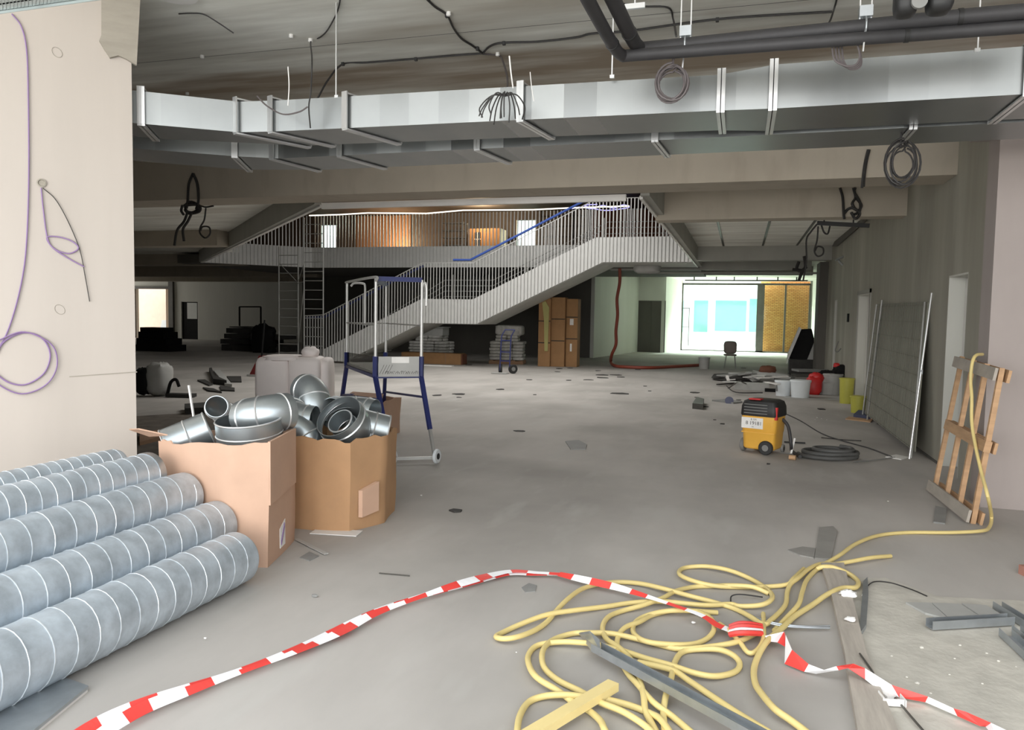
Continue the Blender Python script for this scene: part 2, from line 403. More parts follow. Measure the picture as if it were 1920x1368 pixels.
# right wall with its doorways
wr = MB(); T = .35
X0 = 2.2
segs = [(7.8, 8.86), (9.62, 15.05), (16.45, 20.0), (20.5, 23.0)]
for a, b in segs: wr.box((X0, a, 0), (X0 + T, b, ZN))
for a, b in ((8.86, 9.62), (15.05, 16.45), (20.0, 20.5)): wr.box((X0, a, 2.13), (X0 + T, b, ZC))
struct('wall_right', wr, m_wall)
struct('wall_front_right', MB().box((2.06, 7.55, 0), (2.42, 7.86, 3.22)).box((2.44, 7.6, 0), (5.2, 7.9, 3.22)), m_pink)
struct('wall_outer_right', MB().box((5.0, -1.2, 0), (5.2, 7.6, ZN)), m_pink)
struct('wall_closing_right', MB().box((5.0, 7.9, 0), (5.2, 41, ZC)), m_wall)
struct('wall_far_right', MB().box((3.3, 23.2, 0), (3.5, 40.6, ZC)).box((2.2, 23.0, 0), (3.5, 23.2, ZC)), m_wallw)
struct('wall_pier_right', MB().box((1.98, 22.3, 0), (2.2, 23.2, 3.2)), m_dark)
struct('baseboard_right', MB().box((2.19, 9.7, 0), (2.2, 15.0, .03)), m_dark)
def door(n, y0, y1, top=2.11, leaf=True, m=m_white, inset=.16, handle=True):
    fr = MB()
    fr.box((X0 + .0, y1 - .015, 0), (X0 + T, y1, top)).box((X0 + .0, y0, 0), (X0 + T, y0 + .015, top)).box((X0, y0, top), (X0 + T, y1, top + .02))
    d = struct(n, fr, m_wallw)
    if leaf:
        lf = MB().box((X0 + inset, y0 + .02, .01), (X0 + inset + .04, y1 - .02, top - .01)).build('leaf', m, d)
        if handle: MB().box((X0 + inset - .03, y0 + .12, 1.27), (X0 + inset, y0 + .2, 1.36)).build('handle', m_black, lf)
    return d
door('door_1', 8.86, 9.62)
door('door_2', 15.05, 16.45, leaf=True)
struct('trim_3', MB().box((X0 - .02, 14.95, 0), (X0, 15.05, 2.2)).box((X0 - .02, 16.45, 0), (X0, 16.55, 2.2)).box((X0 - .02, 14.95, 2.13), (X0, 16.55, 2.2)), m_down)
door('door_3', 20.0, 20.5, leaf=True, m=m_dark, handle=False)  # dark leaf fills the open doorway, standing for the shade inside

# walls beneath the gallery and at the far end
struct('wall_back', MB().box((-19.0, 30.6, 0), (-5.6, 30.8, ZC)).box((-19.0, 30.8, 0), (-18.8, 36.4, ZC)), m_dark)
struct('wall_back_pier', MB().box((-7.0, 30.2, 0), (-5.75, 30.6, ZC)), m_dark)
def wallseg(mb, a, b, z0=0, z1=ZC, t=.15):
    a, b = V((a[0], a[1], 0)), V((b[0], b[1], 0)); n = (b - a).normalized().cross(V((0, 0, 1))) * -t
    mb.extr([a + V((0, 0, z0)), b + V((0, 0, z0)), b + n + V((0, 0, z0)), a + n + V((0, 0, z0))], (0, 0, z1 - z0))
fw = MB()
wallseg(fw, (-5.6, 30.2), (-4.72, 36.9)); 
a, b = V((-4.72, 36.9, 0)), V((-2.9, 40.6, 0)); 
p1 = g(1199, 660); p2 = g(1241, 660)
wallseg(fw, (-4.72, 36.9), (-3.45, 36.95), 2.45); wallseg(fw, (-3.5, 36.95), (-2.95, 40.6))
struct('wall_far_left', fw, m_wallw)
struct('door_4', MB().box((-4.95, 36.98, 0), (-3.45, 37.04, 2.45)).box((-4.12, 36.95, 0), (-4.1, 36.98, 2.45)), m_dark)
struct('wall_far', MB().box((-5, 40.6, ZC - .02), (5.2, 40.8, 4.1)).box((3.2, 40.6, 0), (5.2, 40.8, ZC)).box((-5, 40.6, 0), (-2.95, 40.8, ZC)), m_wallw)
# far glazing: window_1 is the bright pane, beside it two lights looking on yellow brick
wf = MB()
for x in (-2.95, .72, .98, 2.02, 3.16): wf.box((x, 40.5, 0), (x + (.05 if x in (-2.95, .72) else .09), 40.62, 3.42))
wf.box((-2.95, 40.5, 3.36), (3.2, 40.62, 3.46)).box((-2.95, 40.5, 0), (3.2, 40.62, .06))
wf.box((.77, 40.5, 0), (.98, 40.62, 3.36)).box((-2.6, 40.55, 0), (-2.57, 40.6, 2.2)).box((-2.95, 40.55, 1.2), (-2.6, 40.6, 1.22)).box((-2.95, 40.55, 2.15), (-2.6, 40.6, 2.18))
w1 = struct('window_1', wf, m_frame)
MB().box((-2.9, 40.57, .06), (.72, 40.58, 3.36)).build('pane', m_glass, w1)
MB().box((1.0, 40.57, .06), (3.16, 40.58, 3.36)).build('pane', m_glass, w1)
struct('wall_brick', MB().box((.9, 41.6, 0), (4.5, 41.9, 4.5)), m_brick)
# the white building with teal windows across the yard
ext = thing('building', (-4, 62, -.02), 'white building with teal windows seen through the far glazing', 'building')
MB().box((-16, 62, -.02), (8, 66, 9)).build('wall', m_extw, ext)
for pa, pb in (((1302, 563), (1326, 622)), ((1342, 563), (1398, 621)), ((1406, 560), (1420, 622)), ((1250, 563), (1280, 622)), ((1440, 560), (1500, 622))):
    q0, q1 = ay(*pa, 61.9), ay(*pb, 61.9)
    MB().box((q0.x, 61.9, q1.z), (q1.x, 62.01, q0.z)).build('window', m_teal, ext)
# glow strip imitating a ceiling reflection, and rail in front of the far glazing
o = thing('ceiling_glow_strip', (.2, 33, 3.5), 'long white glowing strip for the ceiling reflection above the far glazing', 'lamp')
MB().box((-2.4, 32.9, 3.5), (1.6, 33.1, 3.55)).build('strip_body', m_white, o)
MB().box((-2.35, 32.92, 3.485), (1.55, 33.08, 3.5)).build('glow_face', m_glow, o)
o = thing('ceiling_truss', (0, 37, 3.3), 'dark metal service rail under the ceiling before the bright far window', 'rail')
MB().tube([(-2.6, 37, 3.42), (2.8, 37, 3.42)], .03).build('rail', m_black, o)
for x in (-2.2, -1.2, -.4, .6, 1.5, 2.3): MB().box((x, 36.95, 3.42), (x + .05, 37.05, ZC)).build('hanger', m_black, o)

# left side: hall beyond the column
fl = MB()
fl.box((-36, 36.3, 0), (-33.4, 36.5, ZC)).box((-31.0, 36.3, 0), (-30.3, 36.5, ZC)).box((-29.2, 36.3, 0), (-18.8, 36.5, ZC))
fl.box((-33.4, 36.3, 2.85), (-31.0, 36.5, ZC)).box((-30.3, 36.3, 2.1), (-29.2, 36.5, ZC))
struct('wall_far_hall', fl, m_wallw)
struct('door_5', MB().box((-33.55, 36.2, 0), (-33.4, 36.3, 2.95)).box((-31.05, 36.15, 0), (-30.75, 36.3, ZC)).box((-33.6, 36.2, 2.8), (-31, 36.3, 2.95)), m_frame)
d6 = struct('door_6', MB().box((-30.3, 36.38, 0), (-29.2, 36.42, 2.1)), m_bag)
MB().box((-29.95, 36.36, 1.15), (-29.3, 36.38, 2.05)).build('pane', m_extw, d6)
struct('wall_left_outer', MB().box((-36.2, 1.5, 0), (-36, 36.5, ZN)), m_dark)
struct('wall_entry_left', MB().box((-36.2, 1.3, 0), (-7.4, 1.5, ZN)), m_dark)  # unseen wall, put in to stop daylight entering the left hall
# room behind the left doorway
struct('wall_yard', MB().box((-40, 42, 0), (-35.2, 42.2, 3.6)).box((-33.4, 42, 0), (-29, 42.2, 3.6)).box((-35.2, 42, 2.5), (-33.4, 42.2, 3.6)).box((-35.2, 42, 0), (-33.4, 42.2, .5)).box((-31.6, 36.6, 0), (-31.4, 42, 3.6)), m_peach)
o = thing('sheet_stack', (-33.5, 39, 0), 'white sheet leaning in the bright room behind the left doorway', 'sheet')
MB().obox((-34.0, 40, .5), (1.9, .05, 1.0), rx=-.25).build('sheet', m_extw, o)
o = tag(MB().extr([(-35.6, 41.9, 0), (-35.0, 41.2, 0), (-35.2, 41.8, 1.7)], (.1, .1, 0)).build('panel', m_pallet), 'brown board leaning in the bright room beyond the left doorway', 'board')
o = tag(MB().blob((-34.3, 43.2, .78), (1.3, .7, 1.6), jit=.12).build('shrub', M('yellow_green_leaves', (.65, .62, .06, 1), .8, var=.4, scale=6)), 'yellow green shrub outside the window of the far left room', 'shrub')

# left column: a wall at 45 degrees, cream plaster
K = V((-4.3, 4.66, 0)); DK = V((1, 1, 0)).normalized(); NK = V((1, -1, 0)).normalized()
def rk(px, py, off=0.0):
    r = ray(px, py); P0 = K + NK * off; return C0 + r * ((P0 - C0).dot(NK) / r.dot(NK))
E0 = K - DK * 4.6; 
struct('wall_left', MB().extr([K, E0, E0 - NK * .45, K - NK * .45], (0, 0, ZN)), m_col)
struct('wall_left_patch', MB().extr([rk(266, -60), rk(190, -60), rk(190, 68), rk(186, 78), rk(196, 95), rk(206, 110), rk(222, 106), rk(236, 112), rk(256, 124)][::-1], NK * .03), m_patch)
struct('wall_left_joint', MB().extr([rk(130, 705), rk(257, 696), rk(257, 698), rk(130, 707)], NK * .002), m_patch)
for (px, py) in ((107, 98), (112, 580)):
    c = rk(px, py, .002); tag(MB().tube(circ(c, .028, NK, 20, sq=1.3), .0015, 5, True).build('pencil_mark', m_patch), 'faint pencil ring %s' % ('high on the cream column' if py < 200 else 'lower on the cream column under the purple cable loop'), 'mark')

# ------------------------------------------------------------------ upper storey seen through the void
up = MB()
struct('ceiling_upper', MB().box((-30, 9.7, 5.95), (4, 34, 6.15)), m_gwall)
YB = 31.0
uw = MB()
wx = [ay(600, 430, YB).x, ay(633, 430, YB).x, ay(967, 430, YB).x, ay(1006, 430, YB).x]
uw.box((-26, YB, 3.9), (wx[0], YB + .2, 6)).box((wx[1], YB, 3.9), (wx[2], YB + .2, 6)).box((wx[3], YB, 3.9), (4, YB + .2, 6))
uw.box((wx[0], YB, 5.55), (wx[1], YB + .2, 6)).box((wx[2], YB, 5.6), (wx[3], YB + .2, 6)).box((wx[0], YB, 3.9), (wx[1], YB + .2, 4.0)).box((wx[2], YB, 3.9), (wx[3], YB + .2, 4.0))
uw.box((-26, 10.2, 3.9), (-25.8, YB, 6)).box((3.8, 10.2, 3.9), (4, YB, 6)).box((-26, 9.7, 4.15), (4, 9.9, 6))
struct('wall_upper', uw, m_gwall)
for i, k in ((2, 0), (3, 2)):
    f = struct('window_%d' % i, MB().box((wx[k], YB + .02, 3.98), (wx[k] + .05, YB + .1, 5.6)).box((wx[k + 1] - .05, YB + .02, 3.98), (wx[k + 1], YB + .1, 5.6)), m_extw)
    MB().box((wx[k] + .05, YB + .06, 4.0), (wx[k + 1] - .05, YB + .07, 5.6)).build('pane', m_glass, f)
def upx(px, y=YB - .05): return ay(px, 430, y).x
struct('wall_upper_oak', MB().box((upx(668), YB - .06, 3.9), (upx(770), YB, 5.9)), m_woodwall)
struct('wall_upper_red', MB().box((upx(1110), YB - .06, 3.9), (upx(1290), YB, 5.9)), m_brown)
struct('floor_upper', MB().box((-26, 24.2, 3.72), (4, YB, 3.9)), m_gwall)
o = thing('work_lamp', (upx(735, 29.5), 29.5, 3.9), 'warm glowing work lamp on the gallery floor before the oak wall', 'lamp')
lx = o.location.x
MB().tube([(lx, 29.5, 3.9), (lx, 29.5, 4.25)], .02).build('stand', m_black, o)
MB().box((lx - .1, 29.45, 4.25), (lx + .1, 29.55, 4.37)).build('lamp_head', m_lamp, o)
point('work_lamp_light', (lx, 29.9, 4.45), 110, (1, .62, .34), .08)
point('gallery_box_light', (upx(905, 29.3), 28.8, 5.5), 110, (1, .72, .45), .1)  # bare point light brightening the carton; no lamp stands here
o = thing('shelving_rack', (upx(848, 29.8), 29.8, 3.9), 'dark wire shelving rack on the gallery beside the cardboard box', 'shelf')
x0, x1 = upx(832, 29.8), upx(872, 29.8)
for x in (x0, x1):
    for y in (29.6, 30.1): MB().bar((x, y, 3.9), (x, y, 5.4), .03, .03).build('post', m_steel, o)
for z in (4.15, 4.45, 4.75, 5.05, 5.35): MB().box((x0, 29.6, z), (x1, 30.1, z + .02)).build('shelf', m_steel, o)
o = thing('cardboard_box', (upx(905, 29.5), 29.5, 3.9), 'big orange brown carton with a taped cross on the gallery', 'box')
x0, x1 = upx(878, 29.5), upx(938, 29.5); xm = upx(895, 29.5)
MB().box((x0, 29.5, 3.9), (x1, 30.3, 5.1)).build('body', m_card3, o)
MB().box((xm - .1, 29.49, 4.4), (xm + .14, 29.5, 4.95)).build('label', m_bag, o)
MB().box((xm - .11, 29.48, 4.66), (xm + .15, 29.49, 4.69)).box((xm, 29.48, 4.4), (xm + .03, 29.49, 4.95)).build('tape_cross', m_paper, o)
o = thing('storage_rack', (upx(1050, 29.5), 29.5, 3.9), 'dark steel rack standing on the gallery right of the bright window', 'rack')
for px in (1015, 1045, 1075, 1105):
    x = upx(px, 29.5); MB().box((x, 29.4, 3.9), (x + .05, 29.5, 5.8)).build('post', m_frame, o)
for z in (4.3, 4.7, 5.1, 5.5): MB().box((upx(1015, 29.5), 29.4, z), (upx(1105, 29.5), 29.5, z + .04)).build('shelf', m_frame, o)
# violet glowing strip looped under the upper ceiling
pts = [ay(px, py, 27.5) for px, py in ((1072, 391), (1090, 388), (1110, 391), (1130, 385), (1150, 390), (1168, 384), (1180, 388), (1160, 392), (1130, 394), (1095, 385), (1120, 383))]
tag(MB().tube(smoothp(pts), .018, 6).build('light_strip', m_ledp), 'violet glowing strip looped above the stair landing', 'light strip')
hang = [g(px, py, 5.94) for px, py in ((600, 372),)]

# ------------------------------------------------------------------ staircase and gallery
YS = 22.0
def ys(px, py): return ay(px, py, YS)
topl = [ys(*p) for p in ((606, 655), (790, 560), (886, 560), (1117, 443), (1252, 443))]
botl = [ys(*p) for p in ((606, 676), (645, 675), (679, 661), (791, 605), (893, 606), (1130, 491), (1312, 491))]
def interp(poly, x):
    for a, b in zip(poly, poly[1:]):
        if x <= b.x: return a.z + (b.z - a.z) * max(0, min(1, (x - a.x) / (b.x - a.x)))
    return poly[-1].z
ZT = topl[-1].z; ZL = ys(1200, 491).z
topl = [V((p.x, YS, p.z)) for p in topl]; topl[2].z = topl[1].z; topl[4].z = topl[3].z = ZT; topl[-1].x = -1.34
botl[4].z = botl[3].z; botl[-1].z = botl[-2].z = ZL; botl[-1].x = -1.34; botl[0].z = botl[1].z = max(0.01, botl[0].z)
stair = thing('staircase', (topl[0].x, YS, 0), 'white clad staircase rising right to the gallery through the void', 'staircase')
xa, xb = topl[0].x, -1.34
xs_ = sorted(set([p.x for p in topl] + [p.x for p in botl if p.x > xa] + [xa, xb]))
cl = MB(); n = 0; x = xa; pitch = .105
while x < xb - 1e-3:                      # folded vertical cladding
    for x0, x1, yy in ((x, min(x + pitch * .68, xb), 0.0), (x + pitch * .68, min(x + pitch, xb), .055)):
        if x1 <= x0: continue
        cl.add([(x0, YS + yy, interp(botl, x0)), (x1, YS + yy, interp(botl, x1)), (x1, YS + yy, interp(topl, x1)), (x0, YS + yy, interp(topl, x0)),
                (x0, YS + .08, interp(botl, x0)), (x1, YS + .08, interp(botl, x1)), (x1, YS + .08, interp(topl, x1)), (x0, YS + .08, interp(topl, x0))],
               [(0, 1, 2, 3), (5, 4, 7, 6), (4, 0, 3, 7), (1, 5, 6, 2), (3, 2, 6, 7), (4, 5, 1, 0)])
    x += pitch
cl.build('cladding', m_fascia, stair)
# body of the flight (soffit) and treads
so = MB(); W1 = YS + 1.95
bl = [V((p.x, YS + .1, p.z - .02)) for p in botl if p.x >= botl[1].x]
for a, b in zip(bl, bl[1:]):
    so.extr([(a.x, a.y, a.z), (b.x, b.y, b.z), (b.x, b.y, b.z + .25), (a.x, a.y, a.z + .25)], (0, 1.85, 0))
so.build('soffit', m_soffit, stair)
tread = MB()
def flight(pA, pB):
    nst = max(2, int(round((pB.z - pA.z) / .17)))
    for i in range(nst):
        x0 = pA.x + (pB.x - pA.x) * i / nst; x1 = pA.x + (pB.x - pA.x) * (i + 1) / nst; z = pA.z - .35 + (pB.z - pA.z) * (i + 1) / nst
        t_ = MB().box((x0, YS + .1, max(0, z - .17)), (x1, W1, z)).build('step', m_soffit, stair)
flight(V((ys(640, 600).x, 0, .35)), topl[1]); flight(topl[2], topl[3])
MB().box((topl[1].x, YS + .1, topl[1].z - .5), (topl[2].x, W1, topl[1].z - .35)).build('landing', m_soffit, stair)
MB().box((topl[3].x, YS + .1, ZT - .5), (-1.34, W1 + .15, ZT - .3)).build('landing', m_soffit, stair)
# railing on the near side: balusters 1.1 m tall, handrail wrapped in blue
rail = thing('stair_railing', (topl[0].x, YS, 0), 'white baluster railing along the near edge of the stair', 'railing')
foot = [ys(568, 660), ys(606, 655)]
def base_z(x):
    if x < xa: return .05
    return interp(topl, x)
proto = None; nb = 0; stuff = MB()
x = ys(570, 640).x
def rtop(x):
    if x < ys(605, 590).x: return ys(575, 592).z
    return interp([V((ys(605, 590).x, 0, ys(605, 590).z)), V((topl[1].x, 0, topl[1].z + 1.1)), V((topl[2].x, 0, topl[1].z + 1.1)), V((topl[3].x, 0, ZT + 1.1)), V((-1.2, 0, ZT + 1.1))], x)
bx = []
while x < -1.45: bx.append(x); x += .1
for i, x in enumerate(bx):
    zb, zt = base_z(x), rtop(x)
    m = MB().bar((x, YS + .03, zb), (x, YS + .03, zt), .022, .022, up=(0, 1, 0))
    if i < 100: m.build('baluster', m_white_tube, rail)
    else: stuff.add(m.v, m.f)
if stuff.v: tag(stuff.build('baluster', m_white_tube, rail), kind='stuff')
MB().tube([(ys(568, 592).x, YS + .03, ys(575, 592).z), (ys(605, 590).x, YS + .03, ys(605, 590).z), (topl[1].x, YS + .03, topl[1].z + 1.1), (topl[2].x, YS + .03, topl[1].z + 1.1), (topl[3].x, YS + .03, ZT + 1.1), (-1.4, YS + .03, ZT + 1.1)], .013).build('top_rail', m_white_tube, rail)
hr = [(ys(570, 596).x, YS + .12, ys(570, 596).z), (ys(605, 594).x, YS + .12, ys(605, 594).z), (topl[1].x, YS + .12, topl[1].z + 1.02)]
tag(MB().tube([V(p) for p in hr], .035).build('handrail', m_navy, rail), label='dark navy handrail')
hr2 = [ay(850, 487, YS + .12), ay(882, 487, YS + .12), ay(1100, 374, YS + .12)]
tag(MB().tube(hr2, .036).build('handrail', m_blue, rail), label='blue wrapped handrail')
rail2 = thing('stair_railing', (topl[0].x, W1, 0), 'thin wire railing along the rear edge of the stair', 'railing')
for k in range(5):
    dz = .15 + .18 * k
    MB().tube([(ys(640, 600).x, W1, .3 + dz), (topl[1].x, W1, topl[1].z - .2 + dz), (topl[2].x, W1, topl[1].z - .2 + dz), (topl[3].x, W1, ZT - .2 + dz), (-1.5, W1, ZT - .2 + dz)], .012, 6).build('wire', m_alu, rail2)
for x in [topl[0].x + 1.2 + 1.25 * k for k in range(9)]:
    z = interp([V((ys(640, 600).x, 0, 0)), topl[1], topl[2], topl[3], V((0, 0, ZT))], x) - .35
    MB().bar((x, W1, max(0, z)), (x, W1, z + 1.2), .03, .03, up=(0, 1, 0)).build('post', m_alu, rail2)
# gallery edge
YG = 24.15
zg0, zg1 = ay(880, 501, YG).z, ay(880, 461, YG).z
gal = thing('gallery_edge', (-9, YG, zg0), 'white ribbed gallery edge across the hall behind the stair', 'gallery')
gp = [V((-17.05, 21.5, 0)), V((-14.6, 24.13, 0)), V((-1.34, 24.13, 0))]
gm = MB()
for a, b in zip(gp, gp[1:]):
    L_ = (b - a).length; d = (b - a).normalized(); nn = V((d.y, -d.x, 0)); s = 0; pt = .125
    while s < L_ - .01:
        for s0, s1, yy in ((s, min(s + pt * .8, L_), 0), (s + pt * .8, min(s + pt, L_), .03)):
            if s1 <= s0: continue
            p, q = a + d * s0 - nn * yy, a + d * s1 - nn * yy
            gm.extr([p + V((0, 0, zg0)), q + V((0, 0, zg0)), q - nn * .05 + V((0, 0, zg0)), p - nn * .05 + V((0, 0, zg0))], (0, 0, zg1 - zg0))
        s += pt
gm.build('cladding', m_fascia, gal)
struct('floor_gallery', MB().prism([(-16.9, 21.75), (-14.5, 24.3), (-1.34, 24.3), (-1.34, 30.2), (-18.5, 30.2), (-18.5, 22)], zg0 + .02, zg0 + .3), m_dark)
grl = thing('gallery_railing', (-9, YG + .05, zg1), 'white baluster railing on the gallery edge with a glowing top strip', 'railing')
zr = ay(880, 398, YG).z
stuff = MB(); k = 0
for a, b in zip(gp, gp[1:]):
    L_ = (b - a).length; d = (b - a).normalized(); nn = V((d.y, -d.x, 0)); s = .1 if k else .9
    while s < L_ - .05:
        p = a + d * s - nn * .04
        m = MB().bar(p + V((0, 0, zg1)), p + V((0, 0, zr)), .022, .03, up=(d.x, d.y, 0))
        if k < 100: m.build('baluster', m_white_tube, grl)
        else: stuff.add(m.v, m.f)
        k += 1; s += .12
tag(stuff.build('baluster', m_white_tube, grl), kind='stuff')
MB().tube([ay(580, 404, YG), ay(640, 402, YG), ay(690, 399, YG + .02), ay(800, 400, YG), ay(868, 394, YG), ay(1000, 393, YG), ay(1060, 390, YG), ay(1180, 386, YG)], .022, 6).build('light_strip', m_glow, grl)

# ------------------------------------------------------------------ foreground left: spiral ducts
def spiral(x, z, r, y0, y1, pitch, label, end='plain', name='spiral_duct', grp='spiral ducts piled against the column'):
    o = thing(name, (x, y1, z - r), label, 'duct', grp)
    n = 36
    rr = r
    MB().shell([(x, y0 + (y1 - y0) * k / 10, z) for k in range(11)], rr, .004, n).build('tube', m_galv, o, 40)
    pts = []; N = int((y1 - y0) / pitch * 20)
    for i in range(N):
        a = 2 * math.pi * i / 20; pts.append((x + (r + .001) * math.cos(a), y0 + .02 + (y1 - y0 - .03) * i / N, z + (r + .001) * math.sin(a)))
    MB().tube(pts, .003, 5).build('seam', m_seam, o, 40)
    if end == 'coupling':
        MB().lathe([(r * .985, 0), (r * .985, .05), (r * .8, .085), (r * .78, .087)], (x, y1 - .01, z), Matrix.Rotation(-math.pi / 2, 3, 'X'), n).build('end_cap', m_galv, o, 30)
    elif end == 'collar':
        MB().shell([(x, y1 - .045, z), (x, y1 - .03, z), (x, y1 + .005, z)], [r + .004, r + .007, r + .006], .006, n).build('collar', m_steel, o, 40)
    else:
        MB().lathe([(r * .985, 0), (r * .98, .02), (r * .9, .045), (.3 * r, .055)], (x, y1 - .02, z), Matrix.Rotation(-math.pi / 2, 3, 'X'), n).build('end_cap', m_galv, o, 50)
    return o
spiral(-2.80, .156, .152, .4, 3.80, .118, 'fat spiral duct lying on the floor, lowest and nearest of the pile')
spiral(-3.10, .272, .148, .4, 3.98, .125, 'spiral duct with tapered end, second from the floor in the pile', 'coupling')
spiral(-3.36, .43, .146, .6, 4.0, .13, 'spiral duct with tapered end in the middle of the pile', 'coupling')
spiral(-3.58, .565, .128, .9, 3.98, .095, 'spiral duct with a flat collar, second from the top of the pile', 'collar')
spiral(-3.82, .61, .098, 1.3, 3.95, .075, 'thinnest spiral duct at the back top of the pile by the column')
for i, (x, z, r) in enumerate(((-3.34, .1, .098), (-3.56, .1, .098), (-3.60, .33, .098), (-3.80, .1, .098), (-3.84, .33, .098))):
    o = tag(MB().shell([(x, 1.4, z), (x, 3.6, z)], r, .004, 24).build('spiral_duct', m_galv, None, 40), 'thin spiral duct hidden low inside the pile by the column', 'duct', 'hidden ducts at the bottom of the pile')
# metal plate at the lower left edge
q = [g(-60, 1330), g(88, 1268), g(166, 1296), g(40, 1400), g(-60, 1460)]
o = tag(MB().extr([V((p.x, p.y, .012)) for p in q], (0, 0, .014)).build('metal_plate', m_steel), 'flat grey metal plate on a pale board by the lowest duct', 'plate')
tag(MB().extr([V((p.x - .0, p.y - .004, .0005)) for p in q], (0, 0, .011)).build('board', m_white), 'pale thin board underneath the grey metal plate', 'board')

# ------------------------------------------------------------------ cardboard boxes full of fittings
def carton(name, base, h, label, mat, flare=1.0, flaps=(), jag=.02, th=.008, tilt=0):
    cx = sum(p[0] for p in base) / len(base); cy = sum(p[1] for p in base) / len(base)
    o = thing(name, (cx, cy, 0), label, 'box')
    # subdivide outline, wavy top edge
    pts = []
    for i, a in enumerate(base):
        b = base[(i + 1) % len(base)]
        for k in range(6): pts.append((a[0] + (b[0] - a[0]) * k / 6, a[1] + (b[1] - a[1]) * k / 6))
    n = len(pts); rnd = random.Random(3)
    vs = []; levels = 7
    xs_0, xs_1 = min(p[0] for p in base), max(p[0] for p in base)
    tops = [h + rnd.uniform(-jag, jag) * .6 + jag * math.sin(i * .9) * .5 for i in range(n)]
    tops = [t - tilt * (1 - (p[0] - xs_0) / (xs_1 - xs_0)) for t, p in zip(tops, pts)]
    for inner in (0, 1):
        for L in range(levels):
            t = L / (levels - 1)
            for i, (x, y) in enumerate(pts):
                s_ = 1 + (flare - 1) * t - (th / .35 if inner else 0) + .012 * math.sin(t * 6 + i * .7)
                z = tops[i] * t if not (inner and L == 0) else .012
                vs.append((cx + (x - cx) * s_, cy + (y - cy) * s_, z))
    fs = []
    for q_ in (0, 1):
        for L in range(levels - 1):
            for i in range(n):
                a = q_ * levels * n + L * n
                fs.append((a + i, a + (i + 1) % n, a + n + (i + 1) % n, a + n + i))
    t0, t1 = (levels - 1) * n, (2 * levels - 1) * n
    for i in range(n): fs.append((t0 + i, t0 + (i + 1) % n, t1 + (i + 1) % n, t1 + i))
    fs.append(list(range(n))[::-1]); fs.append([levels * n + i for i in range(n)])
    MB().add(vs, fs).build('body', mat, o, 35)
    return o
B1 = [(-2.79, 4.10), (-2.96, 4.66), (-3.12, 4.82), (-3.50, 4.82), (-3.68, 4.60), (-3.64, 4.16), (-3.52, 4.13), (-3.03, 4.035)][::-1]
b1 = carton('cardboard_box', B1, .79, 'tall pinkish brown cardboard box with side flap, right behind the duct ends', m_card, 1.03, jag=.015, tilt=.05)
MB().extr([(-2.783, 4.09, .8), (-2.95, 4.64, .8), (-2.95, 4.64, .42), (-2.783, 4.09, .40)], (.016, .004, 0)).build('flap', m_card, b1)
MB().extr([(-3.70, 4.12, .77), (-3.5, 4.05, .8), (-3.66, 3.98, .84), (-3.80, 4.05, .82)], (0, .01, .006)).build('flap', m_card, b1)
MB().extr([(-2.86, 4.33, .05), (-2.895, 4.44, .05), (-2.895, 4.44, .22), (-2.862, 4.33, .18)], (.006, .002, 0)).build('label', m_paper, b1)
MB().extr([(-2.862, 4.345, .07), (-2.885, 4.415, .17), (-2.885, 4.415, .2), (-2.862, 4.345, .1)], (.009, .003, 0)).build('label_print', m_purple, b1)
B2 = [(-2.93, 4.93), (-2.70, 4.98), (-2.58, 5.30), (-2.66, 5.66), (-2.95, 5.84), (-3.35, 5.78), (-3.55, 5.45), (-3.42, 5.02), (-3.18, 4.93)]
b2 = carton('cardboard_box', B2, .68, 'wide round-sided brown cardboard box with crumpled foot, right of the pinkish box', m_card2, 1.04, jag=.02)
MB().extr([(-2.66, 5.04, .30), (-2.605, 5.2, .34), (-2.605, 5.2, .12), (-2.66, 5.04, .1)], (.03, .004, 0)).build('torn_patch', m_card, b2)
tag(MB().obox((-2.78, 4.93, .006), (.35, .14, .006), rz=.15).build('paper_sheet', m_paper), 'crumpled pale paper sticking out below the round cardboard box', 'paper')
b3 = carton('cardboard_box', [(-4.95, 8.95), (-4.35, 8.85), (-4.4, 9.5), (-5.0, 9.55)], .48, 'open low cardboard box standing behind the blue podium legs', m_card, 1.05, jag=.02)
MB().extr([(-4.98, 8.93, .47), (-4.35, 8.83, .47), (-4.4, 9.0, .56), (-4.9, 9.1, .56)], (0, .01, .01)).build('flap', m_card, b3)

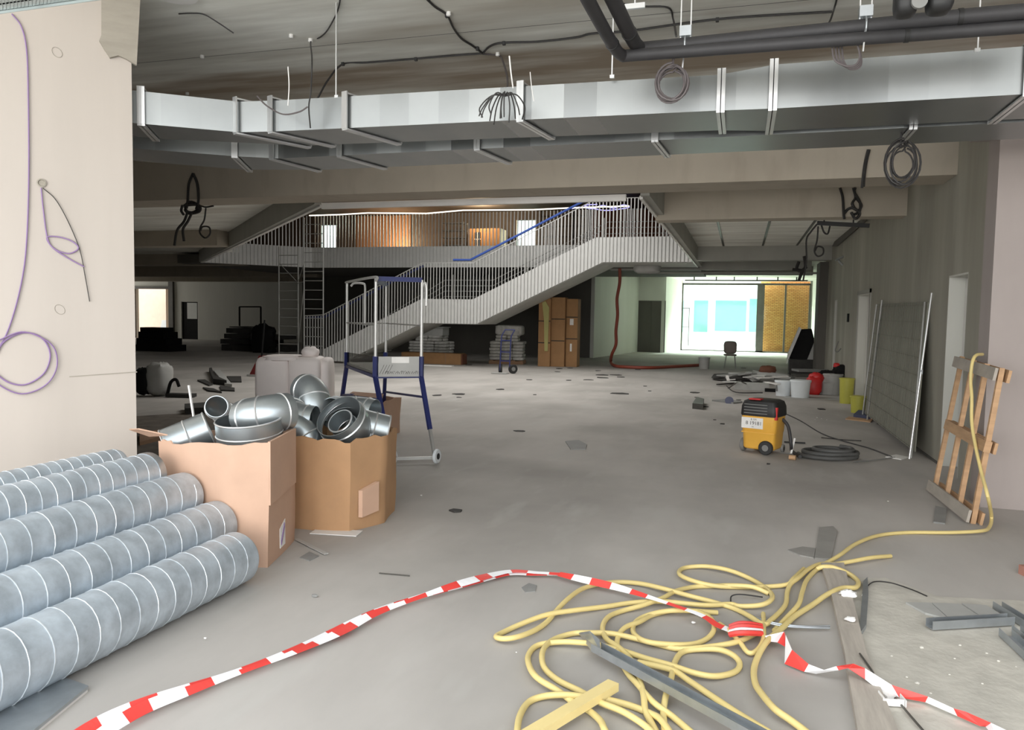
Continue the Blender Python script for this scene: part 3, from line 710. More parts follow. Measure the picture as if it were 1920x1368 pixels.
def fitting(kind, c, r, label, yaw=0, tilt=0, R_=None, ang=90, name=None):
    """elbow or collar built about its own origin, then turned"""
    c = V(c); m = Matrix.Rotation(yaw, 3, 'Z') @ Matrix.Rotation(tilt, 3, 'X')
    o = thing(name or ('duct_elbow' if kind == 'elbow' else 'duct_collar'), c, label, 'duct fitting', 'galvanised fittings in the cardboard boxes')
    if kind == 'elbow':
        R_ = R_ or r * 1.5; N = 5; p = []
        for k in range(N + 1):
            a = math.radians(ang) * k / N; p.append(V((R_ * math.cos(a) - R_, R_ * math.sin(a), 0)))
        e0 = p[0] - V((0, .06, 0)); d = (V((-math.sin(math.radians(ang)), math.cos(math.radians(ang)), 0)))
        path = [e0] + p + [p[-1] + d * .06]
        MB().shell([c + m @ q for q in path], [r * .97] + [r] * len(p) + [r * .97], .005, 32).build('bend', m_fit, o, 25)
        for q, dd in ((p[0], V((0, 1, 0))), (p[-1], d), (p[2], (p[3] - p[1]).normalized())):
            MB().shell([c + m @ (q - dd * .006), c + m @ q, c + m @ (q + dd * .006)], [r + .001, r + .006, r + .001], .006, 32).build('rib', m_bright, o, 40)
    else:
        h = R_ or .12
        MB().shell([c + m @ V((0, 0, z)) for z in (-h, -h * .5, 0, h * .5, h)], r, .005, 36).build('sleeve', m_fit, o, 40)
        for z in (-h * .97, -.01, h * .97):
            MB().shell([c + m @ V((0, 0, z - .006)), c + m @ V((0, 0, z)), c + m @ V((0, 0, z + .006))], [r + .001, r + .006, r + .001], .006, 36).build('rib', m_bright, o, 40)
    return o
rad = math.radians
def at(px, py, d):            # a point at horizontal depth d (world Y) on the sight line
    return ay(px, py, d)
fitting('collar', at(468, 808, 4.42), .215, 'wide flat ring fitting lying level in the pinkish box', rad(0), rad(8), .085, name='duct_collar')
fitting('collar', at(352, 820, 4.36), .12, 'tilted short duct fitting at the left rim of the pinkish box', rad(-50), rad(112), .15, name='duct_collar')
fitting('elbow', at(468, 782, 4.50), .13, 'large bend lying on the wide ring in the pinkish box', rad(-100), rad(12), .17, 75)
fitting('elbow', at(425, 775, 4.72), .08, 'small dark bend behind the wide ring in the pinkish box', rad(150), rad(30), .13, 60)
fitting('elbow', at(588, 770, 5.45), .13, 'upright bend on top at the back of the round box', rad(-25), rad(75), .16, 85)
fitting('elbow', at(548, 775, 5.32), .13, 'crosswise bend at the left rim of the round box', rad(200), rad(-12), .19, 80)
fitting('elbow', at(642, 788, 5.16), .19, 'big bend with its dark open mouth facing out, in the round box', rad(-12), rad(-42), .24, 70)
fitting('collar', at(645, 797, 5.25), .10, 'small sleeve lying inside the mouth of the big open bend', rad(-12), rad(50), .06, name='duct_collar')
fitting('elbow', at(690, 775, 5.66), .13, 'bend lying flat behind the open-mouthed one in the round box', rad(90), rad(5), .2, 80)
fitting('elbow', at(580, 835, 5.1), .10, 'low bend showing just above the rim between the two boxes', rad(10), rad(90), .14, 85)
fitting('collar', at(698, 800, 5.40), .12, 'ribbed short fitting at the right rim of the round box', rad(-60), rad(75), .12, name='duct_collar')
tag(MB().bar(at(366, 800, 4.55), at(354, 722, 4.55), .012, .012).build('rod', m_white), 'thin white rod sticking up out of the pinkish box', 'rod')
# filling so the fittings rest on something inside the boxes
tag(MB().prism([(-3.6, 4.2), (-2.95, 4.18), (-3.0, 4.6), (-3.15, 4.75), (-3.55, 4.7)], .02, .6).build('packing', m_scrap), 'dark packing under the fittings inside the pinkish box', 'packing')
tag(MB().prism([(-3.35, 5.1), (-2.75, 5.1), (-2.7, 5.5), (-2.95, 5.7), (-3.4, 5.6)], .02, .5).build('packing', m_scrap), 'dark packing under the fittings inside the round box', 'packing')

# pinkish wrapped bundle behind the boxes
bc = V((-5.72, 9.0, 0))
o = thing('wrapped_bundle', bc, 'pinkish white wrapped upright bundle standing behind the cardboard boxes', 'bundle')
ux = V((.93, .36, 0)); uy = V((-.36, .93, 0)); rz_ = math.atan2(.36, .93)
MB().blob(bc - ux * .23 + V((0, 0, .50)), (.44, .6, 1.02), 20, 14, .008, .22, rz_).build('roll', m_foil, o, 60)
MB().blob(bc + ux * .18 + V((0, 0, .51)), (.42, .6, 1.02), 20, 14, .01, .22, rz_).build('roll', m_foil, o, 60)
MB().blob(bc + ux * .42 + uy * .1 + V((0, 0, .50)), (.16, .6, 1.0), 16, 12, .01, .4, rz_).build('roll', m_foil, o, 60)
MB().blob(bc + ux * .22 + V((0, 0, 1.07)), (.22, .25, .16), 14, 9, .12, .8, rz_).build('crumpled_top', m_foil, o, 60)
MB().blob(bc - ux * .1 + V((0, -.05, 1.0)), (.5, .5, .08), 14, 9, .1, .5, rz_).build('cover', m_foil, o, 60)

# ------------------------------------------------------------------ blue podium platform
pA, pB, pC, pD = [V(p) for p in ((-3.38, 7.84, 1.14), (-3.82, 7.62, 1.14), (-4.40, 8.62, 1.14), (-3.98, 8.84, 1.14))]
pA = g(790, 668, 1.14); pB = g(704, 668, 1.14); pC = g(650, 660, 1.10); pD = g(728, 661, 1.10)
pD = pA + (pC - pB) 
wA, wB = g(814, 868), g(732, 870)
o = thing('podium_platform', ((pA.x + pC.x) / 2, (pA.y + pC.y) / 2, 0), 'blue wheeled step-up platform with white guard rails behind the round box', 'platform')
dfr = (pA - pB).normalized(); dbk = (pC - pB).normalized()
lo = {'A': V((wA.x, wA.y, .09)), 'B': V((wB.x, wB.y, .09)), 'C': V((pC.x, pC.y, 0)) + dbk * .25 - dfr * .08, 'D': V((pD.x, pD.y, 0)) + dbk * .25 + dfr * .02}
mid = {k: (V((p.x, p.y, .92))) for k, p in zip('ABCD', (pA, pB, pC, pD))}
for k, p in zip('ABCD', (pA, pB, pC, pD)):
    kn = mid[k].lerp(lo[k], .68)
    lg = MB().bar(p + V((0, 0, .0)), mid[k], .05, .035).bar(mid[k], kn if k in 'AB' else lo[k], .045, .035).build('leg', m_navy, o)
    if k in 'AB': sub(MB().bar(kn, lo[k], .032, .028), 'leg_extension', m_alu, lg)
    topz = V((p.x, p.y, 1.98))
    MB().tube([p - V((0, 0, .05)), topz], .017, 10).build('guard_post', m_white_tube, o, True)
for q in (wA, wB): wheel((q.x + .03, q.y, .078), dfr * .75 - dbk * .66, .078, .035, o, 'wheel', m_bucket, m_black)
MB().bar(lo['A'] - V((0, 0, .03)), lo['B'] - V((0, 0, .03)), .03, .03).build('base_bar', m_alu, o)
for a_, b_, nm in (('A', 'B', 0), ('B', 'C', 1), ('C', 'D', 0), ('D', 'A', 1)):
    MB().bar(mid[a_], mid[b_], .03, .035).build('cross_bar', m_navy, o)
cq = {k: mid[k].lerp(lo[k], .42) for k in 'ABCD'}
MB().bar(cq['C'], cq['D'], .025, .035).build('cross_bar', m_navy, o)
MB().bar(mid['A'].lerp(lo['A'], .27), cq['D'].lerp(mid['D'], .1), .02, .025).build('cross_bar', m_navy, o)
MB().bar(cq['C'], mid['B'].lerp(lo['B'], .3), .022, .035).build('cross_bar', m_navy, o)
# printed toe board at the front
n_ = dfr.cross(V((0, 0, 1))).normalized() * .02
if n_.y > 0: n_ = -n_
pl = MB().extr([mid['B'] + n_ + dfr * .03, mid['A'] + n_ - dfr * .03, pA + n_ - dfr * .03, pB + n_ + dfr * .03], n_ * .4).build('toe_board', m_lgrey, o)
sub(MB().extr([mid['B'].lerp(mid['A'], .34) + n_ * 1.5 + V((0, 0, .15)), mid['B'].lerp(mid['A'], .72) + n_ * 1.5 + V((0, 0, .15)), mid['B'].lerp(mid['A'], .72) + n_ * 1.5 + V((0, 0, .215)), mid['B'].lerp(mid['A'], .34) + n_ * 1.5 + V((0, 0, .215))], n_ * .1), 'sticker', m_paper, pl)
sc_ = MB(); rnd = random.Random(5)
for k in range(34):
    t = .2 + .75 * k / 34; zz = .05 + .07 * (k % 3) / 3; bp = mid['B'].lerp(mid['A'], t) + n_ * 1.5
    sc_.bar(bp + V((0, 0, .03 + .02 * (k % 2))), bp + dfr * rnd.uniform(-.01, .02) + V((0, 0, .05 + .015 * rnd.random())), .003, .003, up=(0, 1, 0))
for k in range(4):
    bp = mid['B'].lerp(mid['A'], .08 + .06 * k) + n_ * 1.5
    sc_.bar(bp + V((0, 0, .03)), bp + dfr * .05 + V((0, 0, .13)), .003, .003, up=(0, 1, 0))
sub(sc_, 'printed_scribble', m_frame, pl)
MB().extr([mid['C'] + V((0, 0, .02)), mid['B'] + V((0, 0, .02)), pB, pC], (.006, .003, 0)).build('side_sheet', m_acryl, o)
MB().extr([V((p.x, p.y, .94)) for p in (pA, pB, pC, pD)], (0, 0, .03)).build('deck', m_alu, o)
MB().bar(V((pB.x, pB.y, 1.98)), V((pA.x, pA.y, 1.98)), .03, .05).build('top_bar', m_navy, o)
MB().bar(V((pB.x, pB.y, 1.95)), V((pD.x, pD.y, 1.99)), .03, .05).build('top_bar', m_navy, o)
tp = lambda p, z: V((p.x, p.y, z))
bC = tp(pC, 1.98)
MB().tube(smoothp([tp(pB, 1.95), tp(pB, 2.0) + dbk * .05, bC - dbk * .06 + V((0, 0, .02)), bC, tp(pC, 1.85)], 5), .015, 8).build('guard_rail', m_white_tube, o, True)
lp_ = [tp(pC, 1.95) + dfr * .05, tp(pC, 1.99) + dfr * .09, tp(pC, 1.99) + dfr * .2, tp(pC, 1.95) + dfr * .23, tp(pC, 1.75) + dfr * .23, tp(pC, 1.45) + dfr * .23]
MB().tube(smoothp(lp_, 5), .014, 8).build('gate_rail', m_white_tube, o, True)
for a_, b_ in ((pB, pC), (pA, pD), (pC, pD)): MB().tube([tp(a_, 1.48), tp(b_, 1.48)], .009, 6).build('knee_rail', m_alu, o)
MB().tube(smoothp([tp(pA, 1.9), tp(pA, 1.95) + dfr * .03, tp(pA, 1.9) + dfr * .05, tp(pA, 1.7) + dfr * .05], 5), .013, 8).build('hook_rail', m_white_tube, o, True)

# ------------------------------------------------------------------ scaffold tower of two ladder frames
tw = thing('scaffold_tower', (-13, 21, 0), 'tall narrow steel scaffold tower of ladder frames left of the stair foot', 'scaffold')
YT = 20.9
def lframe(pl, pr_, ptop, pbot, y, zt, dy=0):
    x0, x1 = ay(pl, 560, y).x, ay(pr_, 560, y).x
    z1 = ay(pl, ptop, y).z
    fr = MB().tube([(x0, y, .06), (x0, y, z1)], .022, 8).tube([(x1, y, .06), (x1, y, z1)], .022, 8).build('side_frame', m_alu, tw, True)
    z = .3
    while z < z1:
        sub(MB().tube([(x0, y, z), (x1, y, z)], .014, 6), 'rung', m_alu, fr); z += .285
    for x in (x0, x1): wheel((x, y, .07), (1, 0, 0), .07, .04, tw, 'castor', m_black)
    return x0, x1, z1
xa0, xa1, za = lframe(523, 559, 462, 660, YT + .9, 0)
xb0, xb1, zb = lframe(570, 606, 408, 665, YT, 0)
for z0, z1 in ((.6, 2.4), (2.6, 3.1)):
    MB().tube([(xa1, YT + .9, z0), (xb0, YT, z1)], .014, 6).build('brace', m_alu, tw)
MB().tube([(xa1, YT + .9, 2.55), (xb0, YT, 2.55)], .014, 6).build('brace', m_alu, tw)
MB().tube([(xa0, YT + .9, 3.2), (xa1, YT + .9, 2.55)], .012, 6).build('brace', m_alu, tw)

# ------------------------------------------------------------------ under the ceiling: rectangular ducts
def duct(name, secs, flanges, label, z0, grp=None):
    """secs: list of (front point, back point, top z)"""
    o = thing(name, (secs[0][0][0], secs[0][0][1], z0), label, 'duct')
    m = MB(); vs = []; fs = []
    for (f, b, zt) in secs: vs += [(f[0], f[1], z0), (b[0], b[1], z0), (b[0], b[1], zt), (f[0], f[1], zt)]
    for i in range(len(secs) - 1):
        a = 4 * i
        for k in range(4): fs.append((a + k, a + 4 + k, a + 4 + (k + 1) % 4, a + (k + 1) % 4))
    fs += [(0, 1, 2, 3), (len(vs) - 1, len(vs) - 2, len(vs) - 3, len(vs) - 4)]
    m.add(vs, fs).build('duct_run', m_duct, o)
    def lerp(a, b, t): return (a[0] + (b[0] - a[0]) * t, a[1] + (b[1] - a[1]) * t)
    for (i, t) in flanges:
        f = lerp(secs[i][0], secs[i + 1][0], t); b = lerp(secs[i][1], secs[i + 1][1], t); zt = secs[i][2] + (secs[i + 1][2] - secs[i][2]) * t
        d = V((f[0] - b[0], f[1] - b[1], 0)).normalized(); s_ = V((-d.y, d.x, 0))
        F_ = V((f[0], f[1], 0)) + d * .03; B_ = V((b[0], b[1], 0)) - d * .03
        fr = MB()
        for dd in (-.012, .012):
            for (p, q) in ((V((F_.x, F_.y, z0 - .01)), V((F_.x, F_.y, zt + .03))), (V((B_.x, B_.y, z0 - .01)), V((B_.x, B_.y, zt + .03))), (V((F_.x, F_.y, z0 - .015)), V((B_.x, B_.y, z0 - .015))), (V((F_.x, F_.y, zt + .015)), V((B_.x, B_.y, zt + .015)))):
                fr.bar(p + s_ * dd, q + s_ * dd, .012, .03, up=(s_.x, s_.y, 0))
        fr.build('flange', m_bright, o)
    return o
L1 = [((-5.9, 3.75), (-6.2, 4.15), 3.24), ((-4.3, 4.90), (-4.55, 5.33), 3.24), ((-3.82, 5.24), (-3.55, 5.78), 3.235), ((-3.5, 5.28), (-3.3, 5.79), 3.235),
      ((-.2, 5.42), (-.2, 5.98), 3.235), ((.16, 5.45), (.16, 6.08), 3.285), ((2.9, 5.45), (2.9, 6.10), 3.285)]
d1 = duct('air_duct', L1, [(0, .95), (2, .0), (2, .9), (3, .18), (3, .59), (4, .05), (4, .97), (5, .53)], 'large front sheet metal air duct, higher of the two under the ceiling', 3.0)
L2 = [((-6.6, 4.5), (-6.9, 4.95), 3.22), ((-4.45, 6.02), (-4.75, 6.62), 3.22), ((-4.1, 6.2), (-3.95, 6.78), 3.22), ((.5, 6.2), (.5, 6.76), 3.22), ((2.6, 6.17), (2.6, 6.72), 3.22)]
d2 = duct('air_duct', L2, [(1, .05), (1, .9), (2, .14), (2, .42), (2, .74), (3, .3)], 'rear sheet metal air duct tucked behind the larger one', 3.0)
for x in (-3.0, -.9, 1.3):
    tag(MB().bar((x, 5.3, 3.24), (x, 5.3, ZN), .008, .008).bar((x, 5.3, 3.24), (x, 5.32, 3.24), .03, .02).build('threaded_rod', m_bright), 'thin rod hanging the front air duct, %s' % {-3.0: 'at its left flange', -.9: 'near its middle', 1.3: 'at its right half'}[x], 'rod', 'duct hanging rods')

# black insulated pipes
def pipeobj(pts, r, label):
    o = thing('insulated_pipe', pts[0], label, 'pipe')
    MB().tube(smoothp(pts, 4), r, 14).build('sleeve', m_blackpipe, o, True)
    for p in (pts[2], pts[-2]):
        p = V(p); q = V(pts[-1]) - V(pts[-2]) if p == V(pts[-2]) else V(pts[3]) - V(pts[2])
        MB().tube([p - q.normalized() * .012, p + q.normalized() * .012], r + .004, 14).build('joint_tape', m_black, o, True)
    return o
pa = [g(1128, -45, 3.30), g(1150, 0, 3.28), g(1180, 62, 3.27), g(1197, 88, 3.27), g(1222, 90, 3.27), g(1400, 72, 3.27), g(1620, 50, 3.27), g(1800, 32, 3.27), g(2000, 15, 3.27)]
pb = [g(1075, -60, 3.24), g(1100, -5, 3.22), g(1148, 82, 3.2), g(1166, 103, 3.2), g(1192, 103, 3.2), g(1400, 88, 3.2), g(1560, 76, 3.2), g(1700, 66, 3.2), g(2000, 44, 3.2)]
pipeobj(pa, .042, 'upper black insulated pipe bending across the ceiling at the right')
pipeobj(pb, .036, 'lower black insulated pipe bending across the ceiling behind the upper one')
for i, (px, py) in enumerate(((1285, 85), (1622, 50))):
    p = g(px, py, 3.27); q = V((p.x, p.y, 3.29))
    o = thing('pipe_hanger', q, 'steel pipe hanger with clamp holding the black pipes %s' % ('near the coiled cable' if i == 0 else 'right of the looped cable ends'), 'hanger', 'pipe hangers')
    MB().bar(q + V((-.03, 0, 0)), V((q.x - .03, q.y, ZN)), .007, .007).bar(q + V((.03, 0, 0)), V((q.x + .03, q.y, ZN)), .007, .007).build('rod', m_bright, o)
    MB().tube([q + V((0, 0, -.02)) + w_ for w_ in circ((0, 0, 0), .052, (1, 0, 0), 20)], .006, 6, closed=True).build('clamp', m_steel, o)
    MB().box((q.x - .035, q.y - .03, q.z + .03), (q.x + .035, q.y + .03, q.z + .09)).build('bracket', m_steel, o)
    MB().bar(q + V((0, -.03, -.02)), q + V((-.01, -.04, -.17)), .008, .008).build('strap', m_bright, o)
p = g(1190, 12, 3.45)
tag(MB().box((p.x - .06, p.y, 3.44), (p.x + .06, p.y + .02, 3.47)).bar((p.x, p.y + .01, 3.47), (p.x, p.y + .01, ZN), .008, .008).build('bracket', m_bright), 'small white bracket on a rod beside the pipe bend', 'bracket')
# dark twin fixture at the top edge
c = ay(1730, 2, 4.3)
o = thing('ceiling_fixture', (c.x, c.y, c.z), 'dark bulky twin-bodied fixture hanging at the top right', 'fixture')
MB().blob(c + V((-.075, 0, .03)), (.11, .15, .2), 16, 10, 0, .5).build('body', m_black, o, 60)
MB().blob(c + V((.075, 0, .03)), (.12, .15, .2), 16, 10, 0, .5).build('body', m_black, o, 60)
MB().lathe([(.01, -.012), (.036, -.01), (.036, .01), (.01, .012)], c + V((-.03, -.085, -.03)), Matrix.Rotation(math.pi / 2, 3, 'X'), 20).build('round_cover', m_greyp, o, True)
MB().bar(c + V((0, 0, .1)), V((c.x, c.y, ZN)), .05, .05).build('bracket', m_black, o)

# ------------------------------------------------------------------ cables on and under the ceiling
def cab(pts, r, label, mat=None, n=6, name='cable', cat='cable', grp=None, clips=()):
    o = MB().tube(smoothp(pts, n), r, 6).build(name, mat or m_cable, None, True); tag(o, label, cat, grp)
    for c in clips:
        MB().box((c[0] - .012, c[1] - .012, c[2] - .02), (c[0] + .012, c[1] + .012, c[2] + .01)).build('cable_clip', m_black, o)
    return o
zc = ZN - .01
gc = lambda px, py, d=0: g(px, py, zc - d)
cab([gc(790, -12), gc(815, 12), gc(838, 28), gc(850, 52), gc(865, 72), gc(885, 85), gc(905, 100)], .009, 'dark cable coming down the ceiling to the middle knot', clips=[gc(838, 28), gc(895, 90)])
cab([gc(905, 100), gc(850, 104), gc(780, 110), gc(690, 117), gc(643, 120), gc(615, 150, .1), gc(595, 185, .25), gc(582, 200, .35)], .009, 'dark cable running left from the middle knot and sagging to the duct', clips=[gc(780, 110), gc(643, 119)])
cab([gc(905, 100), gc(920, 86), gc(945, 80), gc(1010, 78), gc(1080, 70), gc(1110, 63), gc(1180, 58), gc(1280, 44), gc(1345, 36), gc(1420, 30), gc(1560, 22)], .009, 'dark cable running right across the ceiling behind the pipes', clips=[gc(945, 80), gc(1345, 36)])
cab([gc(905, 101), gc(935, 104), gc(943, 115, .1), gc(951, 145, .35), gc(951, 172, .6), gc(950, 185, .72)], .008, 'grey cable dropping from the knot to the frayed bundle', m_cableg)
cab([gc(640, -15), gc(633, 20), gc(615, 55), gc(600, 70), gc(583, 77), ay(585, 110, 5.1), ay(583, 170, 5.12), ay(579, 200, 5.14), ay(582, 240, 5.2)], .006, 'thin black cable hanging from the ceiling over the duct bend')
cab([ay(482, 180, 5.1), ay(500, 198, 5.08), ay(530, 214, 5.06), ay(560, 210, 5.08), ay(577, 200, 5.1)], .006, 'short grey cable sagging in front of the left duct', m_cableg)
cab([gc(335, 26), gc(360, 25), gc(382, 27), gc(405, 40, .05), gc(438, 62, .12)], .005, 'short black wire stub on the ceiling near the cream column')
cab([gc(1125, -12), gc(1160, 5), gc(1200, 12), gc(1252, 14), gc(1262, 35, .05), ay(1268, 68, 4.9)], .007, 'black cable over the pipe bend dropping behind the pipes')
cab([gc(1572, -14), gc(1566, 10), gc(1558, 35, .1), gc(1553, 45, .2)], .007, 'pair of dark cables hanging beside the looped cable ends')
cab([ay(540, 125, 5.0), ay(542, 160, 5.0), ay(540, 198, 5.0)], .004, 'thin white wire hanging in front of the left duct', m_paper)
cab([ay(955, 105, 5.0), ay(958, 135, 5.0), ay(962, 165, 5.05)], .005, 'thin white wire hanging right of the frayed bundle', m_paper)
cab([ay(994, 135, 5.05), ay(997, 165, 5.05), ay(1001, 190, 5.08)], .003, 'hair-thin wire hanging over the front duct by its middle', m_paper)
for px, py, w_ in ((379, 106, 'near the cream column'), (582, 75, 'where the thin black cable bends'), (546, 67, 'left of the thin black cable'), (351, 175, 'above the left duct bend'), (841, 25, 'on the cable at the top middle'), (933, 101, 'at the middle knot'), (404, 192, 'by the first duct flange')):
    p = gc(px, py); tag(MB().lathe([(.012, -.02), (.02, -.012), (.018, 0), (.018, .01)], p, None, 12).build('ceiling_anchor', m_paper, None, True), 'small white anchor cap on the ceiling ' + w_, 'anchor', 'ceiling anchors')
p = g(330, -6, ZN - .02)
tag(MB().lathe([(.13, 0), (.15, .0), (.15, .02), (.11, .02)], p, None, 32).build('round_cover', m_white, None, True), 'round white ceiling cover cut by the top edge', 'cover')
def coil(c, r, n, nrm, rt, label, mat, jit=.12, sq=1.15, stalk=None, name='cable_coil'):
    pts = []; rnd = random.Random(int(r * 1e4) + n); nrm = V(nrm).normalized(); c = V(c)
    u = V((1, 0, 0)) - nrm * nrm.x; u.normalize(); v = nrm.cross(u)
    N = n * 20
    for i in range(N):
        a = 2 * math.pi * i / 20 + math.pi / 2; k = i // 20
        rr = r * (1 - jit * .5 + jit * math.sin(k * 2.1 + a * .5)); off = nrm * (.012 * math.sin(k * 1.7 + a) * n / 3)
        cc = c + u * (.06 * r * math.sin(k * 3.3)) + v * (.08 * r * math.cos(k * 1.9))
        pts.append(cc + u * math.cos(a) * rr + v * math.sin(a) * rr * sq + off)
    o = thing(name, c, label, 'cable coil')
    MB().tube(pts, rt, 6).build('loops', mat, o, True)
    if stalk:
        MB().tube(stalk, rt * 1.2, 6).build('tie', mat, o, True)
    return o
cc = ay(1260, 157, 4.85); coil(cc, .095, 7, (0, -1, .1), .0065, 'round grey cable coil hanging below the black pipes over the duct', m_cableg, stalk=[cc + V((0, 0, .10)), cc + V((.01, 0, .22))])
cc = ay(1593, 105, 4.9)
o = thing('cable_loops', cc, 'looped brown cables hanging over the right part of the front duct', 'cable loops')
for k in range(4):
    px = [1560 + 6 * k, 1563 + 6 * k, 1572 + 5 * k, 1590 + k * 2, 1606 + k * 2, 1612 + k, 1608]
    py = [84, 108 + k, 118 + 2 * k, 124 + 2 * k, 120 + 2 * k, 104 + 2 * k, 84]
    MB().tube(smoothp([ay(a_, b_, 4.85 + .01 * k) for a_, b_ in zip(px, py)], 5), .006, 6).build('loop', m_cableg, o, True)
cc = ay(1692, 306, 6.35); coil(cc, .11, 7, (0, -1, 0), .0065, 'black cable coil hanging below the rear duct at the right wall side', m_cable, .25, 1.45, stalk=[ay(1689, 278, 6.35), ay(1690, 240, 6.35)])
# frayed bundle in the middle
cc = ay(948, 180, 5.05)
o = thing('frayed_cable_bundle', cc, 'frayed bundle of dark wires splaying over the middle of the front duct', 'cable bundle')
rnd = random.Random(11)
for k in range(13):
    a = -1.25 + 2.0 * k / 12; e = V((a * .17 + rnd.uniform(-.02, .02), rnd.uniform(-.05, .03), 0))
    MB().tube(smoothp([cc, cc + V((e.x * .45, e.y, .02 - abs(a) * .01)), cc + V((e.x * .85, e.y * 1.2, -.07)), cc + V((e.x * (1.0 if k % 3 else .75), e.y, -.15 - .05 * rnd.random() + .05 * abs(a)))], 5), .0048, 5).build('wire', m_cable, o, True)
def tangle(cpx, cpy, y, label, strands, mat=None, r=.011):
    o = thing('cable_bundle', ay(cpx, cpy, y), label, 'cable bundle')
    for st in strands: MB().tube(smoothp([ay(a_, b_, y + (i % 2) * .03) for i, (a_, b_) in enumerate(st)], 5), r, 6).build('strand', mat or m_cable, o, True)
    return o
tangle(358, 380, 9.46, 'black cable knot hanging from the beam right of the cream column', [
    [(362, 325), (354, 345), (352, 375), (350, 390)], [(362, 325), (370, 345), (372, 375), (368, 392)],
    [(352, 378), (365, 380), (372, 390), (362, 398), (350, 395), (348, 384), (360, 378)], [(345, 385), (372, 384), (374, 396), (354, 400), (346, 392)],
    [(352, 396), (345, 415), (332, 432), (327, 460)], [(360, 398), (352, 415), (343, 430), (345, 452)], [(342, 385), (340, 395), (344, 402)]], r=.02)
tangle(383, 430, 9.47, 'black cable with a round loop hanging beside the black knot', [
    [(372, 384), (385, 388), (400, 386)], [(386, 390), (383, 412), (376, 425), (375, 437), (385, 446), (394, 438), (392, 426), (380, 425), (376, 432)]], r=.012)
tangle(1622, 310, 9.46, 'black strap of cables running down the face of the near beam', [[(1630, 280), (1625, 300), (1621, 325), (1619, 350)], [(1628, 280), (1622, 305), (1618, 335), (1616, 352)]], r=.016)
tangle(1600, 385, 12.1, 'black looped cables hanging before the second beam at the right', [
    [(1575, 352), (1580, 370), (1582, 400), (1583, 410)], [(1600, 352), (1604, 370), (1598, 382), (1608, 395), (1615, 385), (1606, 372)],
    [(1583, 400), (1590, 392), (1600, 390), (1612, 400), (1604, 410), (1596, 398)], [(1604, 352), (1602, 360), (1612, 378), (1612, 396), (1602, 402)]], r=.02)
o = thing('hanging_rail', ay(1580, 420, 13.0), 'black rail on two drops with cables below the second beam', 'rail')
q0, q1 = ay(1532, 418, 13), ay(1630, 423, 13)
MB().bar(q0, q1, .06, .06).build('rail', m_black, o)
for px in (1545, 1600):
    q = ay(px, 420, 13); MB().bar(q, V((q.x, q.y, ZC)), .02, .02).build('drop', m_black, o)
tangle(1535, 450, 12.98, 'grey and black cables dropping from the black rail end', [
    [(1532, 420), (1520, 435), (1512, 450), (1512, 490), (1506, 525)], [(1534, 424), (1532, 450), (1527, 470), (1533, 480), (1543, 476), (1543, 465), (1533, 462), (1528, 470)], [(1540, 422), (1545, 435), (1552, 438), (1556, 424)]], r=.014)
tangle(1500, 500, 21.55, 'dark cable tangle below the third beam near the far pier', [[(1508, 480), (1510, 500), (1503, 512), (1498, 525)], [(1498, 490), (1494, 503), (1502, 508), (1512, 500)], [(1486, 505), (1505, 507)]], r=.045)
o = tag(MB().extr([ax(1585, 408, 2.14), ax(1634, 404, 2.14), ax(1568, 462, 2.14), ax(1560, 462, 2.14)], (.05, 0, .02)).build('cable_tray', m_frame), 'dark tray fixed under the ceiling along the right wall', 'tray')
tangle(1585, 480, 19.2, 'grey metal bracket sticking out of the right wall top', [[(1566, 488), (1590, 477)], [(1572, 488), (1580, 497)], [(1585, 476), (1583, 490)]], m_steel, .025)
# pipe rail under the beams in front of the far glazing
o = tag(MB().tube([ay(1195, 511, 24.5), ay(1540, 512, 24.5)], .03, 8).build('conduit', m_down, None, True), 'pale conduit running under the beam towards the far glazing', 'conduit')
o = tag(MB().blob(ay(1213, 503, 23.3), (.8, .5, .3), 16, 10, .08, .7).build('crumpled_duct', m_lgrey, None, True), 'crumpled grey flexible duct under the top of the stair', 'duct')
# perforated tray in the top left corner
q = [g(-70, 40, 3.05), g(60, 22, 3.05), g(196, -4, 3.05), g(150, -120, 3.05), g(-90, -120, 3.05)]
o = thing('perforated_tray', q[0], 'pale perforated cable tray at the top left above the cream column', 'tray')
A_, B_, D_ = g(-70, 30, 3.05), g(200, -8, 3.05), g(-90, -110, 3.05)
e1 = (B_ - A_); e2 = (D_ - A_); tm = MB(); N1, N2 = 38, 9
for j in range(N2 + 1):
    a = A_ + e2 * j / N2; tm.bar(a, a + e1, .014, .004)
for i in range(N1 + 1):
    for j in range(N2):
        a = A_ + e1 * (i + .5 * (j % 2)) / (N1 + 1) + e2 * j / N2; tm.bar(a, a + e2 / N2, .016, .004)
tm.build('perforated_base', m_tray, o)
MB().bar(A_, A_ + e1, .006, .03).build('side_rim', m_tray, o)
MB().bar(A_ + e1 * .1 + e2 * .3, V((A_ + e1 * .1 + e2 * .3).to_tuple()[:2] + (ZN,)), .02, .02).build('hanger', m_steel, o)
